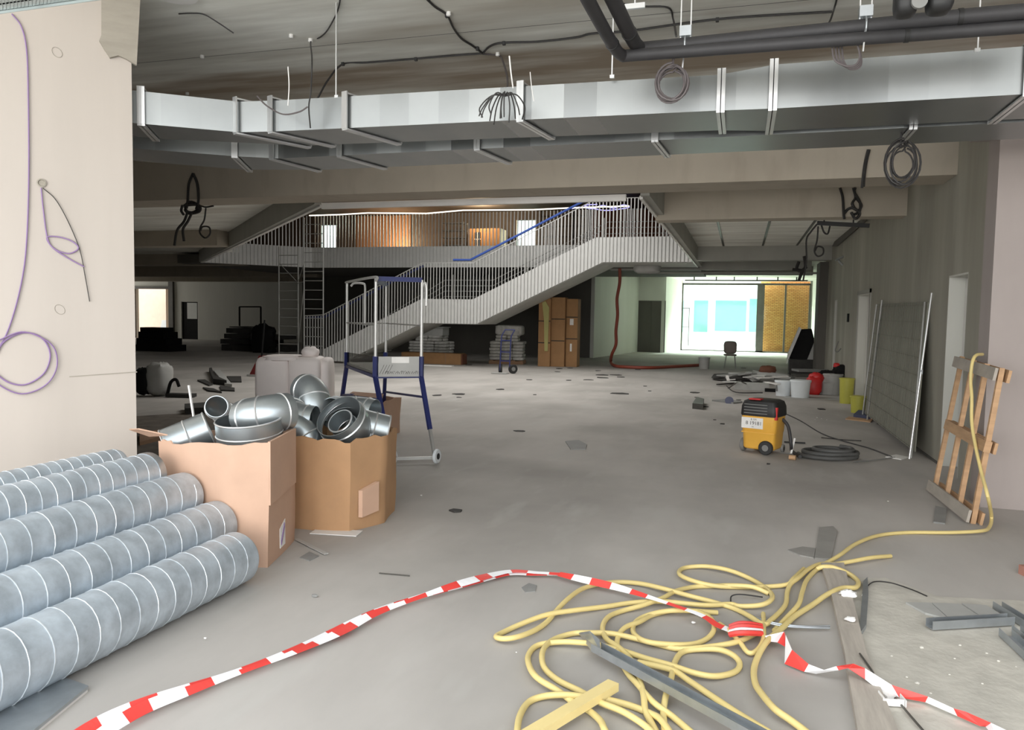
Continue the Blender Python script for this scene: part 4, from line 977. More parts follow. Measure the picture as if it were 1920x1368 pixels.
# purple cables on the cream column
kc = lambda px, py, d=.012: rk(px, py, d)
tag(MB().tube(smoothp([kc(22, 26), kc(40, 50), kc(50, 95), kc(53, 180), kc(54, 330), kc(50, 450), kc(42, 520), kc(25, 590), kc(5, 640), kc(-20, 665)], 6), .0055, 6).build('cable', m_purple, None, True), 'long purple cable hanging down the left edge of the cream column', 'cable')
lp = [kc(-8, 665), kc(8, 640), kc(40, 624), kc(70, 628), kc(88, 645), kc(94, 670), kc(82, 700), kc(50, 720), kc(20, 718), kc(-5, 702), kc(-25, 680)]
lp2 = [kc(-8, 640, .02), kc(40, 622, .02), kc(80, 634, .02), kc(103, 655, .02), kc(106, 690, .02), kc(85, 722, .02), kc(42, 738, .02), kc(0, 722, .02), kc(-30, 690, .02)]
o = thing('cable_coil', kc(40, 680), 'purple cable coil low on the cream column at the left edge', 'cable coil')
MB().tube(smoothp(lp, 6), .006, 6).build('loop', m_purple, o, True); MB().tube(smoothp(lp2, 6), .0055, 6).build('loop', m_purple, o, True)
o = thing('junction_box', kc(78, 343), 'small round wall box with purple and black wires on the cream column', 'wall box')
MB().lathe([(.028, 0), (.03, .01), (.022, .012), (.02, .004)], kc(78, 343, 0), V((0, 0, 1)).rotation_difference(NK).to_matrix(), 20).build('ring', m_patch, o, True)
MB().tube(smoothp([kc(80, 352), kc(105, 375), kc(130, 420), kc(150, 470), kc(160, 520), kc(168, 565)], 6), .003, 6).build('black_wire', m_cable, o, True)
MB().tube(smoothp([kc(77, 352), kc(82, 400), kc(90, 450), kc(105, 468), kc(130, 475), kc(147, 465), kc(135, 452), kc(110, 444), kc(88, 445), kc(100, 465), kc(130, 485), kc(158, 500)], 6), .005, 6).build('purple_wire', m_purple, o, True)

# ------------------------------------------------------------------ middle distance: pallets, cartons, hand truck
def sack_stack(x, y, rz, rows, label, w_=1.15, d_=.85, palletlabel=None, h0=.14, top=None):
    pal = thing('pallet', (x, y, 0), palletlabel, 'pallet')
    c, s_ = math.cos(rz), math.sin(rz)
    P = lambda a, b, z: V((x + a * c - b * s_, y + a * s_ + b * c, z))
    for b in (-d_ / 2 + .05, 0, d_ / 2 - .05):
        MB().obox(P(0, b, .05), (w_, .09, .1), rz).build('bearer', m_pallet, pal)
    for k in range(5):
        MB().obox(P(-w_ / 2 + .08 + k * (w_ - .16) / 4, 0, .115), (.13, d_, .025), rz).build('deck_board', m_pallet, pal)
    rnd = random.Random(int(x * 10)); z = .13; n = 0
    for r in range(rows):
        hh = .105; cut = 3 if r < rows - 2 else 2
        for i in range(cut):
            for j in range(2):
                a = (i - (cut - 1) / 2) * (w_ / 3) + rnd.uniform(-.02, .02); b = (j - .5) * d_ / 2
                o = MB().blob(P(a, b, z + hh / 2), (w_ / 3 * .98, d_ / 2 * .98, hh), 14, 8, .015, .35, rz + rnd.uniform(-.05, .05)).build('paper_sack', m_sack, None, 50)
                pos = ['bottom', 'second', 'third', 'fourth', 'fifth', 'sixth', 'seventh', 'eighth', 'ninth', 'tenth'][r]
                tag(o, 'pale paper sack, %s %s, %s layer, %s' % (['front', 'rear'][j], (['left', 'middle', 'right'] if cut == 3 else ['left', 'right'])[i], pos, label), 'sack', 'paper sacks on %s' % label)
        z += hh
    return z
zt = sack_stack(-7.55, 24.9, .15, 8, 'pallet behind the hand truck', palletlabel='wooden pallet under the sacks behind the hand truck')
tag(MB().blob((-7.45, 24.8, zt + .16), (.95, .6, .34), 16, 10, .03, .3, .1).build('wrapped_block', m_sack, None, 50), 'big wrapped block topping the sacks behind the hand truck', 'block')
zt = sack_stack(-10.75, 25.9, -.05, 7, 'pallet under the stair landing', w_=1.5, palletlabel='wooden pallet under the sacks below the stair landing')
tag(MB().box((-10.95, 25.6, zt), (-10.2, 26.2, zt + .28)).box((-11.0, 25.55, zt + .28), (-10.15, 26.25, zt + .31)).build('tile_stack', m_lgrey), 'grey tile crate on top of the sacks below the stair landing', 'crate')
o = thing('long_carton', (-9.6, 23.5, 0), 'long low brown carton lying on the floor under the stair landing', 'box')
MB().box((-10.75, 23.3, 0), (-8.65, 23.75, .36)).build('body', m_card3, o, bevel=.01)
for x in (-10.1, -9.2): MB().box((x, 23.295, 0), (x + .03, 23.755, .362)).build('tape', m_pallet, o)
MB().box((-8.64, 23.31, .01), (-8.6, 23.74, .34)).build('red_edge', m_brown, o)
tag(MB().obox((-9.3, 22.4, .012), (1.4, .3, .02), .1).build('paper_sheet', m_paper), 'pale flat packing strip on the floor before the long carton', 'paper')
# tall leaning cartons
cs = [(1008, 1031, 559, 688, 24.0), (1031, 1058, 557, 686, 24.15), (1060, 1082, 560, 683, 24.3)]
lab = ['tall brown carton standing leftmost of the three behind the hall middle', 'tall brown carton in the middle with a split front', 'tall brown carton standing rightmost with white label']
for i, (x0, x1, y0, y1, Y) in enumerate(cs):
    a, b, t = ay(x0, y1, Y), ay(x1, y1, Y), ay(x0, y0, Y)
    o = thing('tall_carton', ((a.x + b.x) / 2, Y, 0), lab[i], 'box', None)
    MB().box((a.x, Y, 0), (b.x - .01, Y + .45, t.z)).build('body', m_card3, o, bevel=.012)
    for z in (.75, 1.45): MB().box((a.x, Y - .004, z + .07 * i), (b.x - .01, Y, z + .03 + .07 * i)).build('strap', m_scrap, o)
    if i == 0:
        MB().extr([V((ay(1017, 570, Y).x, Y - .03, 2.05)), V((ay(1023, 570, Y).x, Y - .03, 2.1)), V((ay(1030, 570, Y).x, Y - .03, 1.9)), V((ay(1029, 570, Y).x, Y - .03, .5)), V((ay(1023, 570, Y).x, Y - .03, .5)), V((ay(1021, 570, Y).x, Y - .03, 1.5))], (0, .025, 0)).build('foam_strip', m_olive, o)
    if i == 2:
        MB().box((a.x + .12, Y - .006, 1.35), (a.x + .24, Y, 1.55)).build('label', m_paper, o)
        MB().box((a.x + .14, Y - .006, .5), (a.x + .2, Y, .75)).build('torn_tape', m_paper, o)
# hand truck
h = g(946, 700); o = thing('hand_truck', h, 'dark two-wheeled hand truck standing in the middle of the hall', 'hand truck')
hx, hy = h.x, h.y
for dx in (-.14, .14):
    MB().tube(smoothp([V((hx + dx, hy, .08)), V((hx + dx, hy + .1, .95)), V((hx + dx + .02, hy + .13, 1.08)), V((hx + dx + .09, hy + .16, 1.22))], 4), .017, 8).build('side_tube', m_navy, o, True)
MB().tube([(hx - .06, hy + .16, 1.22), (hx + .23, hy + .16, 1.22)], .017, 8).build('handle', m_navy, o, True)
for z in (.35, .6, .92): MB().bar((hx - .14, hy + .1 * z, z), (hx + .14, hy + .1 * z, z), .02, .03).build('cross_bar', m_navy, o)
MB().box((hx - .32, hy - .25, .01), (hx + .12, hy + .02, .025)).build('toe_plate', m_lgrey, o)
wheel((hx - .16, hy + .12, .13), (1, .2, 0), .13, .09, o, 'wheel', m_black, m_greyp); wheel((hx + .22, hy + .08, .13), (.6, -.8, 0), .13, .09, o, 'wheel', m_black, m_greyp)
# red brown hose hanging from the slab and running to the bucket
hp = [ay(1162, 503, 25.0), ay(1162, 530, 25.1), ay(1157, 560, 25.2), ay(1158, 590, 25.3), ay(1155, 620, 25.35), ay(1155, 645, 25.4), ay(1147, 665, 25.5), g(1146, 679, .1), g(1155, 686, .05), g(1180, 688, .05), g(1220, 689, .05), g(1260, 687, .05), g(1312, 684, .05)]
tag(MB().tube(smoothp(hp, 6), .052, 10).build('hose', m_orange, None, True), 'thick red brown hose hanging down and running along the floor to the grey bucket', 'hose')
def bucket(px, py, wpx, hh, label, mat, lid=False, name='bucket', handle=True, r=None, y=None):
    c = g(px, py); r = r or wpx / 2 / (F / c.length) 
    c = c + V((c.x, c.y, 0)).normalized() * r; c.z = 0; c.x = min(c.x, 2.17 - r)
    o = thing(name, c, label, 'bucket')
    MB().lathe([(r * .86, 0), (r * .88, .01), (r, hh), (r + .008, hh), (r + .008, hh - .02), (r + .004, hh - .03), (r * .95, hh - .01) if not lid else (r, hh - .02), (r * .84, .02)] if not lid else [(r * .86, 0), (r, hh - .02), (r * 1.0, hh)], c, None, 28).build('body', mat, o, 40)
    if lid: MB().lathe([(r + .012, hh - .03), (r + .014, hh), (r + .01, hh + .012), (r * .9, hh + .014)], c, None, 28).build('lid', mat, o, 40)
    else: MB().lathe([(r + .003, hh - .03), (r + .012, hh - .028), (r + .012, hh - .004), (r + .003, hh)], c, None, 28).build('rim', mat, o, 40)
    return o
bucket(1320, 692, 20, .38, 'grey bucket standing alone at the end of the red brown hose', m_lgrey)
bucket(1468, 743, 28, .32, 'white bucket with printed side, left of two by the scrap heap', m_bucket, True)
w2 = bucket(1500, 747, 34, .36, 'white bucket with lid, right of two by the scrap heap', m_bucket, True)
for c_, sgn in ((g(1460, 742), 1),):
    tag(MB().box((c_.x - .07, c_.y - .015, .1), (c_.x - .02, c_.y - .01, .24)).build('printed_label', m_greyp), 'small dark print on the side of the left white bucket', 'label')
o = bucket(1577, 742, 32, .46, 'tall grey green bin full of dark things by the right wall', m_lgrey, name='bin')
c = g(1575, 742) + V((0, .3, .5))
tag(MB().blob(c + V((.05, .05, .04)), (.36, .34, .24), 14, 9, .08, .7).build('bag', m_bag, None, True), 'black bag sticking out of the grey green bin', 'bag')
tag(MB().blob(c + V((-.06, .0, .14)), (.14, .14, .12), 12, 8, .06, .7).build('red_cloth', m_red, None, True), 'small red object on top of the black bag in the bin', 'cloth')
tag(MB().blob(g(1558, 738) + V((.0, .5, .38)), (.5, .3, .22), 14, 9, .1, .7).build('bag', m_bag, None, True), 'black bag lying on the pale tub', 'bag')
o = bucket(1552, 741, 36, .27, 'pale grey mixing tub between the red bag and the bin', m_lgrey, name='mixing_tub')
c = g(1527, 742) + V((0, .25, 0)); o = thing('bag', c, 'bright red bag standing between the white buckets and the tub', 'bag')
MB().blob(c + V((0, 0, .2)), (.34, .3, .42), 16, 12, .1, .6).build('bag_body', m_red, o, 60)
MB().blob(c + V((.04, .02, .37)), (.3, .2, .24), 14, 9, .16, .9).build('bag_top', m_red, o, 60)
bucket(1612, 775, 26, .30, 'yellow bucket on the floor before the second doorway', m_yelb, name='bucket')
bucket(1607, 758, 24, .50, 'yellow bucket set back against the second doorway', m_yelb, name='bucket')
# sheet board behind buckets
tag(MB().extr([g(1470, 746), g(1606, 750), g(1606, 741), g(1480, 738)], (0, 0, .012)).build('board', m_lgrey), 'pale board on the floor under the buckets', 'board')
# chair
c = g(1369, 691); o = thing('shell_chair', c, 'brown plastic shell chair facing away at the far light', 'chair')
m_shell = M('brown_plastic_shell', (.16, .13, .11, 1), .5)
MB().blob(c + V((-.02, 0, .70)), (.42, .09, .42), 16, 10, 0, .5).build('backrest', m_shell, o, 50)
MB().blob(c + V((-.02, .2, .45)), (.42, .42, .07), 16, 10, 0, .5).build('seat', m_shell, o, 50)
for dx, dy in ((-.17, .02), (.15, .02), (-.17, .38), (.15, .38)):
    MB().tube([c + V((dx * .8, dy, .44)), c + V((dx * 1.15, dy * 1.1 - .02, .0))], .02, 6).build('leg', m_alu, o)
# scrap heap
heap = [(1345, 722, 1420, 716, .04, 'long flat dark bar at the foot of the scrap heap', m_scrap), (1352, 712, 1425, 706, .22, 'flat board topping the left of the scrap heap', m_tile), (1372, 705, 1440, 712, .2, 'grey board across the scrap heap', m_lgrey), (1400, 700, 1450, 703, .1, 'pale plank at the back of the scrap heap', m_lgrey)]
for i, (x0, y0, x1, y1, z, l, m) in enumerate(heap):
    a, b = g(x0, y0 + z * 40), g(x1, y1 + z * 40); a.z = b.z = z
    tag(MB().bar(a, b, .28 if i else .06, .03).build('board', m), l, 'board')
a, b = g(1377, 730), g(1432, 733)
tag(MB().box((a.x, a.y, 0), (b.x + .12, a.y + .45, .15)).build('crate', m_lgrey), 'low grey crate before the scrap heap beside the white buckets', 'crate')
tag(MB().box((b.x + .02, b.y - .15, 0), (b.x + .28, b.y + .0, .07)).build('tool_case', m_bag), 'black tool case lying before the left white bucket', 'case')
tag(MB().bar(g(1385, 714, .25), g(1365, 728), .02, .02).bar(g(1388, 714, .25), g(1412, 726), .02, .02).build('folding_trestle', m_frame), 'dark folding trestle legs under the scrap boards', 'trestle')
rnd = random.Random(21)
for k in range(26):
    px = 1352 + 4.5 * k; py = rnd.uniform(702, 718); z = .15 + .045 * (k % 4); p = g(px, py, z)
    d = V((rnd.uniform(-.6, .7), rnd.uniform(-.3, .3), rnd.uniform(-.05, .12)))
    tag(MB().bar(p, p + d, rnd.choice((.04, .06, .12)), .02).build('offcut', rnd.choice((m_lgrey, m_tile, m_scrap, m_white))), 'offcut strip thrown on the scrap heap by the white buckets', 'offcut', 'offcuts on the scrap heap')
tag(MB().blob(g(1412, 716) + V((0, .5, .07)), (2.1, 1.5, .14), 18, 10, .08, .6).build('scrap_mound', m_scrap), 'dark tangled bottom of the scrap heap beneath the boards', 'scrap', None, 'stuff')
tag(MB().blob(g(1448, 722) + V((0, .7, .13)), (1.1, .6, .26), 16, 10, .13, .8).build('plastic_sheet', m_lgrey, None, True), 'crumpled grey plastic sheet on the right of the scrap heap', 'plastic sheet')
tag(MB().blob(g(1440, 705) + V((0, .4, .16)), (.5, .4, .24), 14, 9, .1, .7).build('bag', m_brown, None, True), 'dark red bag at the back of the scrap heap', 'bag')
# black bagged boards leaning at the far right
a = g(1480, 694); yb = 24.5
q = [ay(1478, 672, yb), ay(1500, 617, yb), ay(1522, 616, yb), ay(1528, 640, yb), ay(1515, 680, yb)]
tag(MB().extr(q, (.0, .35, 0)).build('wrapped_bundle', m_bag, None, bevel=.03), 'black wrapped panels leaning by the far right wall', 'panels')
q = [ay(1475, 682, yb - .1), ay(1478, 662, yb - .1), ay(1499, 613, yb - .1), ay(1503, 616, yb - .1), ay(1481, 668, yb - .1)]
tag(MB().extr(q, (0, .3, 0)).build('board', m_paper), 'bright white board edge leaning against the black wrapped panels', 'board')
q = [ay(1513, 676, yb - .3), ay(1530, 634, yb - .3), ay(1541, 637, yb - .3), ay(1526, 682, yb - .3)]
tag(MB().extr(q, (0, .1, 0)).build('board', m_lgrey), 'grey board leaning right of the black wrapped panels', 'board')
a, b = ay(1479, 700, 23.6), ay(1540, 676, 23.6)
tag(MB().box((a.x, 23.6, 0), (b.x, 24.1, b.z)).build('crate', m_scrap), 'dark crate under the black wrapped panels', 'crate')
for i in range(4):
    z = .06 + .1 * i; p = g(1515 + 6 * i, 722 - 4 * i)
    tag(MB().obox((1.65 + .05 * i, 19.6 + .5 * i, z - .02), (.9, .5, .05), .1 * i).build('board', [m_scrap, m_tile, m_frame, m_tile][i]), ['lowest', 'second', 'third', 'topmost'][i] + ' board of the dark pile behind the bin', 'board')
# small boxes on the right wall
tag(MB().box((2.17, 17.75, 1.6), (2.2, 17.9, 1.78)).build('wall_switch', m_bag), 'small dark switch box between the far doorways on the right wall', 'switch')
tag(MB().tube(smoothp([V((2.17, 19.2, 1.15)), V((2.1, 19.1, .95)), V((2.12, 18.8, .92)), V((2.17, 18.7, 1.0))], 5), .012, 6).build('wire_hook', m_greyp, None, True), 'short curled wire sticking out of the right wall', 'wire')

# ------------------------------------------------------------------ vacuum cleaner
vc = g(1430, 850); vc = V((vc.x + .0, vc.y + .12, 0)); rv = -.35
o = thing('vacuum_cleaner', vc, 'yellow industrial vacuum cleaner with black top and white label', 'vacuum cleaner')
def VP(a, b, z): c_, s_ = math.cos(rv), math.sin(rv); return V((vc.x + a * c_ - b * s_, vc.y + a * s_ + b * c_, z))
def rrect(w_, d_, z, r=.06, n=5):
    out = []
    for (sx, sy, a0) in ((1, 1, 0), (-1, 1, 90), (-1, -1, 180), (1, -1, 270)):
        for k in range(n): 
            a = rad(a0 + 90 * k / (n - 1)); out.append(VP(sx * (w_ / 2 - r) + r * math.cos(a), sy * (d_ / 2 - r) + r * math.sin(a), z))
    return out
def loft(rings, name, mat, sm=50):
    n = len(rings[0]); vs = [p for r_ in rings for p in r_]
    fs = [(i * n + k, i * n + (k + 1) % n, (i + 1) * n + (k + 1) % n, (i + 1) * n + k) for i in range(len(rings) - 1) for k in range(n)]
    fs += [list(range(n))[::-1], [(len(rings) - 1) * n + k for k in range(n)]]
    return MB().add(vs, fs).build(name, mat, o, sm)
body = loft([rrect(.36, .34, .055), rrect(.38, .36, .07), rrect(.40, .38, .25), rrect(.41, .39, .26), rrect(.43, .40, .455)], 'tank', m_vac, 30)
head = loft([rrect(.44, .41, .455), rrect(.45, .42, .47), rrect(.44, .41, .57), rrect(.40, .37, .63), rrect(.32, .30, .65)], 'motor_head', m_black, 30)
for k in range(4): sub(MB().obox(VP(-.03, -.212, .49 + .035 * k), (.28, .012, .008), rv), 'vent_slat', m_greyp, head)
sub(MB().obox(VP(-.06, -.12, .655), (.14, .1, .015), rv), 'red_handle', m_red, head)
sub(MB().obox(VP(.205, -.17, .50), (.03, .04, .15), rv), 'latch', m_red, head)
lb = MB().obox(VP(-.07, -.2, .37), (.26, .008, .13), rv).build('label', m_paper, o)
def text(body_, loc, size, mat, parent, rotm, name='lettering'):
    cu = bpy.data.curves.new(name, 'FONT'); cu.body = body_; cu.size = size; cu.extrude = .0006; cu.align_x = 'CENTER'
    to = bpy.data.objects.new(name + '_tmp', cu); COL.objects.link(to)
    bpy.context.view_layer.update()
    me = bpy.data.meshes.new_from_object(to.evaluated_get(bpy.context.evaluated_depsgraph_get()))
    bpy.data.objects.remove(to)
    root = parent
    while root.parent: root = root.parent
    for v_ in me.vertices: v_.co = rotm @ v_.co + V(loc) - root.location
    me.materials.clear(); me.materials.append(mat)
    t = bpy.data.objects.new(name, me); COL.objects.link(t); t.parent = parent; return t
rm = Matrix.Rotation(rv, 3, 'Z') @ Matrix.Rotation(math.pi / 2, 3, 'X')
text('8 19181', VP(-.05, -.206, .35), .06, m_frame, lb, rm); text('41', VP(-.06, -.206, .318), .025, m_frame, lb, rm); text('B. 0.9.', VP(-.05, -.206, .405), .03, m_frame, lb, rm)
MB().obox(VP(-.0, -.198, .258), (.4, .006, .012), rv).build('groove', m_vac, o)
axv = V((math.cos(rv), math.sin(rv), 0)); ayv = V((-axv.y, axv.x, 0))
wheel(VP(.10, -.19, .085), ayv, .085, .05, o, 'wheel', m_black, m_greyp)
wheel(VP(-.22, -.05, .08), axv, .08, .05, o, 'wheel', m_greyp, m_greyp)
wheel(VP(.20, .14, .05), axv, .05, .03, o, 'castor', m_greyp, m_black); wheel(VP(-.16, .17, .05), axv, .05, .03, o, 'castor', m_greyp, m_black)
MB().tube(smoothp([VP(-.24, .1, .15), VP(-.25, .1, .4), VP(-.24, .1, .6)], 4), .014, 8).build('tube_holder', m_greyp, o, True)
# its grey suction hose, coiled on the floor
hc = g(1553, 858)
pts = [VP(.2, .1, .4), VP(.27, .1, .35), VP(.33, .08, .1), g(1478, 838, .03), g(1492, 852, .03)]
loop = []
for k in range(60):
    a = math.pi + 2 * math.pi * k / 22; rr = .29 - .0018 * k * 1.2
    loop.append(hc + V((math.cos(a) * rr * 1.15 + (.06 if k > 30 else 0), math.sin(a) * rr * .95 - (.12 if k > 26 else 0) * 0, .028 + .0016 * k)))
tag(MB().tube(smoothp(loop, 2), .026, 10).build('suction_hose', M('dark_ribbed_hose', (.075, .075, .072, 1), .6), None, True), 'grey suction hose coiled on the floor beside the yellow vacuum', 'hose')
tag(MB().tube(smoothp([VP(.21, .05, .42), VP(.29, .03, .33), VP(.34, .0, .12), g(1485, 845, .03), g(1500, 856, .03)], 5), .02, 10).build('suction_hose', m_blackpipe, None, True), 'short dark hose hanging from the vacuum towards the coil', 'hose')
p = g(1492, 858, .03); tag(MB().tube([p, p + V((-.07, .02, .0))], .028, 12).build('hose_end', m_wood, None, True), 'pale tan hose end fitting left of the coiled suction hose', 'fitting')
p = g(1483, 850, .01); tag(MB().bar(p, p + V((.035, 0, .19)), .022, .02).build('nozzle', m_paper), 'white floor nozzle standing by the vacuum', 'nozzle')
tag(MB().obox(g(1490, 829, .012), (.26, .03, .015), .05).build('nozzle', m_black), 'black narrow nozzle lying behind the vacuum', 'nozzle')
cab([g(1468, 773, .01), g(1500, 788, .01), g(1540, 812, .01), g(1580, 826, .01), g(1630, 840, .01), g(1672, 856, .01)], .008, 'black power cable running from the vacuum to the wall panels')
cab([g(1462, 848, .01), g(1500, 852, .01)], .006, 'short grey lead on the floor beside the vacuum', m_greyp)
cab([g(1600, 866, .01), g(1640, 862, .01), g(1678, 857, .01)], .006, 'thin cable from the hose coil to the wall panels', m_greyp)
cab([g(1540, 820, .01), g(1580, 824, .01), g(1615, 826, .01)], .006, 'thin dark wire crossing the power cable behind the hose coil')
cab([g(1362, 723, .01), g(1380, 735, .01), g(1430, 736, .01)], .012, 'dark cable curling before the scrap heap')

# ------------------------------------------------------------------ mesh fence panels and metal posts on the right wall
o = thing('mesh_panel', (2.08, 12, 0), 'steel mesh fence panels leaning on the right wall between the doorways', 'fence')
bl_, br_ = V((1.99, 10.02, 0)), V((2.0, 13.95, 0)); tl, trp = V((2.14, 10.45, 1.86)), V((2.14, 13.95, 1.9))
MB().tube([bl_, tl], .012).build('post', m_alu, o)
MB().tube([br_, trp], .014).build('post', m_alu, o)
me_ = MB()
for k in range(26):
    t = (k + .5) / 26; me_.bar(bl_.lerp(br_, t) + V((0, 0, .1)), tl.lerp(trp, t), .004, .004)
for k in range(9):
    t = .06 + .115 * k; me_.bar(bl_.lerp(tl, t), br_.lerp(trp, t), .005, .005)
me_.build('wire_mesh', M('dull_wire', (.17, .17, .14, 1), .7, .3), o)
MB().extr([bl_.lerp(tl, .04) + V((.03, 0, 0)), br_.lerp(trp, .04) + V((.03, 0, 0)), trp + V((.03, 0, 0)), tl + V((.03, 0, 0))], (.012, 0, 0)).build('backing_sheet', M('panel_sheet', (.25, .245, .2, 1), .75, var=.15, scale=2, stretch=(1, 1, .3)), o)
o = tag(MB().tube([ax(1705, 860, 1.93), ax(1747, 549, 2.12)], .0125, 10).build('metal_pole', m_bright, None, True), 'bright metal pole leaning on the right wall in front of the mesh panels', 'pole')
MB().obox(ax(1727, 697, 2.03), (.03, .03, .05)).build('clamp', m_steel, o)
tag(MB().tube([g(1626, 788), ax(1654, 562, 2.14)], .016, 8).build('metal_pole', m_alu, None, True), 'pair of thin grey poles leaning beside the yellow buckets', 'pole')
tag(MB().tube([g(1634, 788), ax(1650, 660, 2.14)], .014, 8).build('wooden_stick', m_wood, None, True), 'short brownish stick leaning beside the thin grey poles', 'stick')
tag(MB().extr([ax(1638, 722, 2.1), ax(1641, 716, 2.1), ax(1643, 745, 2.1), ax(1639, 742, 2.1)], (.02, 0, 0)).build('red_tag', m_red), 'small red rag hanging by the thin grey poles', 'rag')
tag(MB().extr([g(1600, 783), g(1640, 788), g(1648, 778), g(1612, 772)], (0, 0, .06)).build('cloth', M('blue_grey_cloth', (.07, .08, .14, 1), .9)), 'blue grey cloth on the floor by the yellow bucket', 'cloth')
tag(MB().extr([g(1585, 786), g(1632, 792), g(1636, 788), g(1592, 782)], (0, 0, .015)).build('board', m_wood), 'thin wooden strip on the floor by the yellow bucket', 'board')
tag(MB().extr([g(1660, 857), g(1680, 853), g(1706, 858), g(1690, 862)], (0, 0, .01)).build('plaster_lump', m_paper), 'flat white plaster splash at the foot of the bright pole', 'plaster')

# ------------------------------------------------------------------ wooden frame leaning at the right corner
bl_, br_ = V((1.80, 8.05, .0)), V((1.84, 6.88, .0)); tl, trp = V((2.10, 8.62, 1.28)), V((1.975, 6.78, 1.275))
tl = g(1803, 668, 1.29); trp = g(1880, 690, 1.26)
o = thing('timber_crate', V((1.9, 7.5, 0)), 'pale timber crate frame leaning against the right wall corner', 'frame')
e_ = (br_ - bl_).normalized(); upv = (tl - bl_).normalized(); dn_ = e_.cross(upv).normalized() * .05
if dn_.x > 0: dn_ = -dn_
for i, t in enumerate((.02, .34, .66, .98)):
    a, b = bl_.lerp(br_, t), tl.lerp(trp, t)
    MB().bar(a, b, .034, .038, up=dn_).build('rail', m_wood, o)
for i, (t, w_) in enumerate(((.045, .1), (.5, .09), (.955, .1))):
    a, b = bl_.lerp(tl, t), br_.lerp(trp, t)
    MB().bar(a - dn_ - e_ * .02, b - dn_ + e_ * .02, .022, w_, up=upv).build('cross_board', m_wood, o)
    if i != 1: MB().bar(a + dn_ * .95 - e_ * .02, b + dn_ * .95 + e_ * .02, .022, w_, up=upv).build('cross_board', m_timber, o)
    else: MB().bar(a + dn_ * .0, b + dn_ * .0, .05, w_, up=upv).build('cross_board', m_wood, o)
tag(MB().extr([g(1750, 980), g(1772, 983), g(1775, 955), g(1754, 950)], (0, 0, .012)).build('board', m_tile), 'grey tile offcut on the floor at the foot of the timber frame', 'tile')
tag(MB().extr([g(1788, 955), g(1835, 985), g(1842, 983), g(1800, 945)], (0, 0, .006)).build('paper_sheet', m_tile), 'thin grey sheet under the timber frame', 'sheet')

# ------------------------------------------------------------------ left hall clutter
o = thing('timber_stack', (-18.6, 27, 0), 'dark stack of formwork boards by the scaffold tower', 'stack')
for i, (x0, x1, z0, z1) in enumerate(((415, 530, 0, .28), (413, 500, .28, .5), (420, 525, .5, .72), (424, 480, .72, .95), (430, 470, .95, 1.02))):
    a, b = ay(x0, 620, 26.8), ay(x1, 620, 26.8)
    MB().box((a.x, 26.8, z0), (b.x, 28.0, z1 - .03)).build('board', m_scrap, o)
a, b = ay(449, 575, 27.6), ay(489, 575, 27.6)
tag(MB().bar((a.x, 27.6, 1.0), (a.x, 27.6, a.z), .05, .05).bar((b.x, 27.6, 1.0), (b.x, 27.6, b.z), .05, .05).bar((a.x, 27.6, a.z), (b.x, 27.6, b.z), .05, .05).build('metal_stand', m_bag), 'thin black rectangular frame standing on the dark board stack', 'frame')
tag(MB().blob(ay(495, 640, 26.3), (1.0, .6, 1.3), 16, 10, .15, .7).build('wrapped_machine', m_bag, None, True), 'black jumbled equipment between the board stack and the scaffold', 'equipment')
c = g(483, 706)
o = thing('red_shovel', c, 'dark red triangular shovel bag left of the pinkish bundle', 'shovel')
MB().extr([c + V((-.25, 0, .02)), c + V((.17, 0, .04)), c + V((.17, .05, .3)), c + V((.1, .1, .52)), c + V((-.03, .1, .52))], (0, .12, 0)).build('bag', M('dark_red_cloth', (.2, .02, .02, 1), .7), o)
MB().box((c.x - .28, c.y - .05, 0), (c.x + .05, c.y + .2, .05)).build('base', m_lgrey, o)
MB().bar(c + V((.05, .1, .5)), c + V((0, .3, 1.4)), .03, .03).build('handle', m_bag, o)
c = g(283, 744)
o = thing('crumpled_sack', c, 'crumpled dark and pale sack beside the column in the shade', 'sack')
MB().blob(c + V((.02, .2, .32)), (.42, .4, .62), 16, 12, .08, .6).build('sack_body', m_lgrey, o, 60)
MB().blob(c + V((-.22, .1, .28)), (.3, .3, .5), 16, 12, .08, .6).build('dark_fold', m_bag, o, 60)
tag(MB().tube(smoothp([c + V((.28, .1, .05)), c + V((.36, .1, .28)), c + V((.46, .12, .33)), c + V((.5, .15, .2))], 5), .03, 8).build('hose', m_bag, None, True), 'short black bent hose beside the crumpled sack', 'hose')
tag(MB().obox(c + V((.5, .2, .04)), (.5, .2, .06), .2).build('board', m_scrap), 'small dark board beside the crumpled sack', 'board')
for i, (w_, z) in enumerate(((1.6, 0), (1.4, .25), (1.2, .5), (1.0, .72))):
    p = g(272, 658); tag(MB().box((p.x - .5, p.y + .1 * i, z), (p.x - .5 + w_, p.y + 1.0, z + .25 if i < 3 else z + .2)).build('board_pile', m_bag), 'dark board bundle, %s of the pile beside the column' % ['lowest', 'second', 'third', 'topmost'][i], 'board bundle')
scr = [([(370, 714), (384, 713), (399, 722), (392, 724)], 'narrow dark scrap piece at the left of the scattered scraps'), ([(392, 698), (397, 697), (402, 712), (425, 723), (400, 720)], 'bent dark scrap sheet standing in the shaded hall'),
       ([(425, 707), (452, 707), (453, 717), (433, 717)], 'square dark sheet at the right of the scattered scraps'), ([(380, 728), (400, 730), (416, 737), (390, 734)], 'curved dark strip at the front of the scattered scraps'), ([(412, 725), (440, 729), (440, 734), (414, 733)], 'flat dark bar among the scattered scraps')]
for i, (q, l) in enumerate(scr):
    tag(MB().extr([g(*p) for p in q], (0, 0, .12 if i == 1 else .03)).build('scrap_sheet', m_scrap), l, 'scrap')
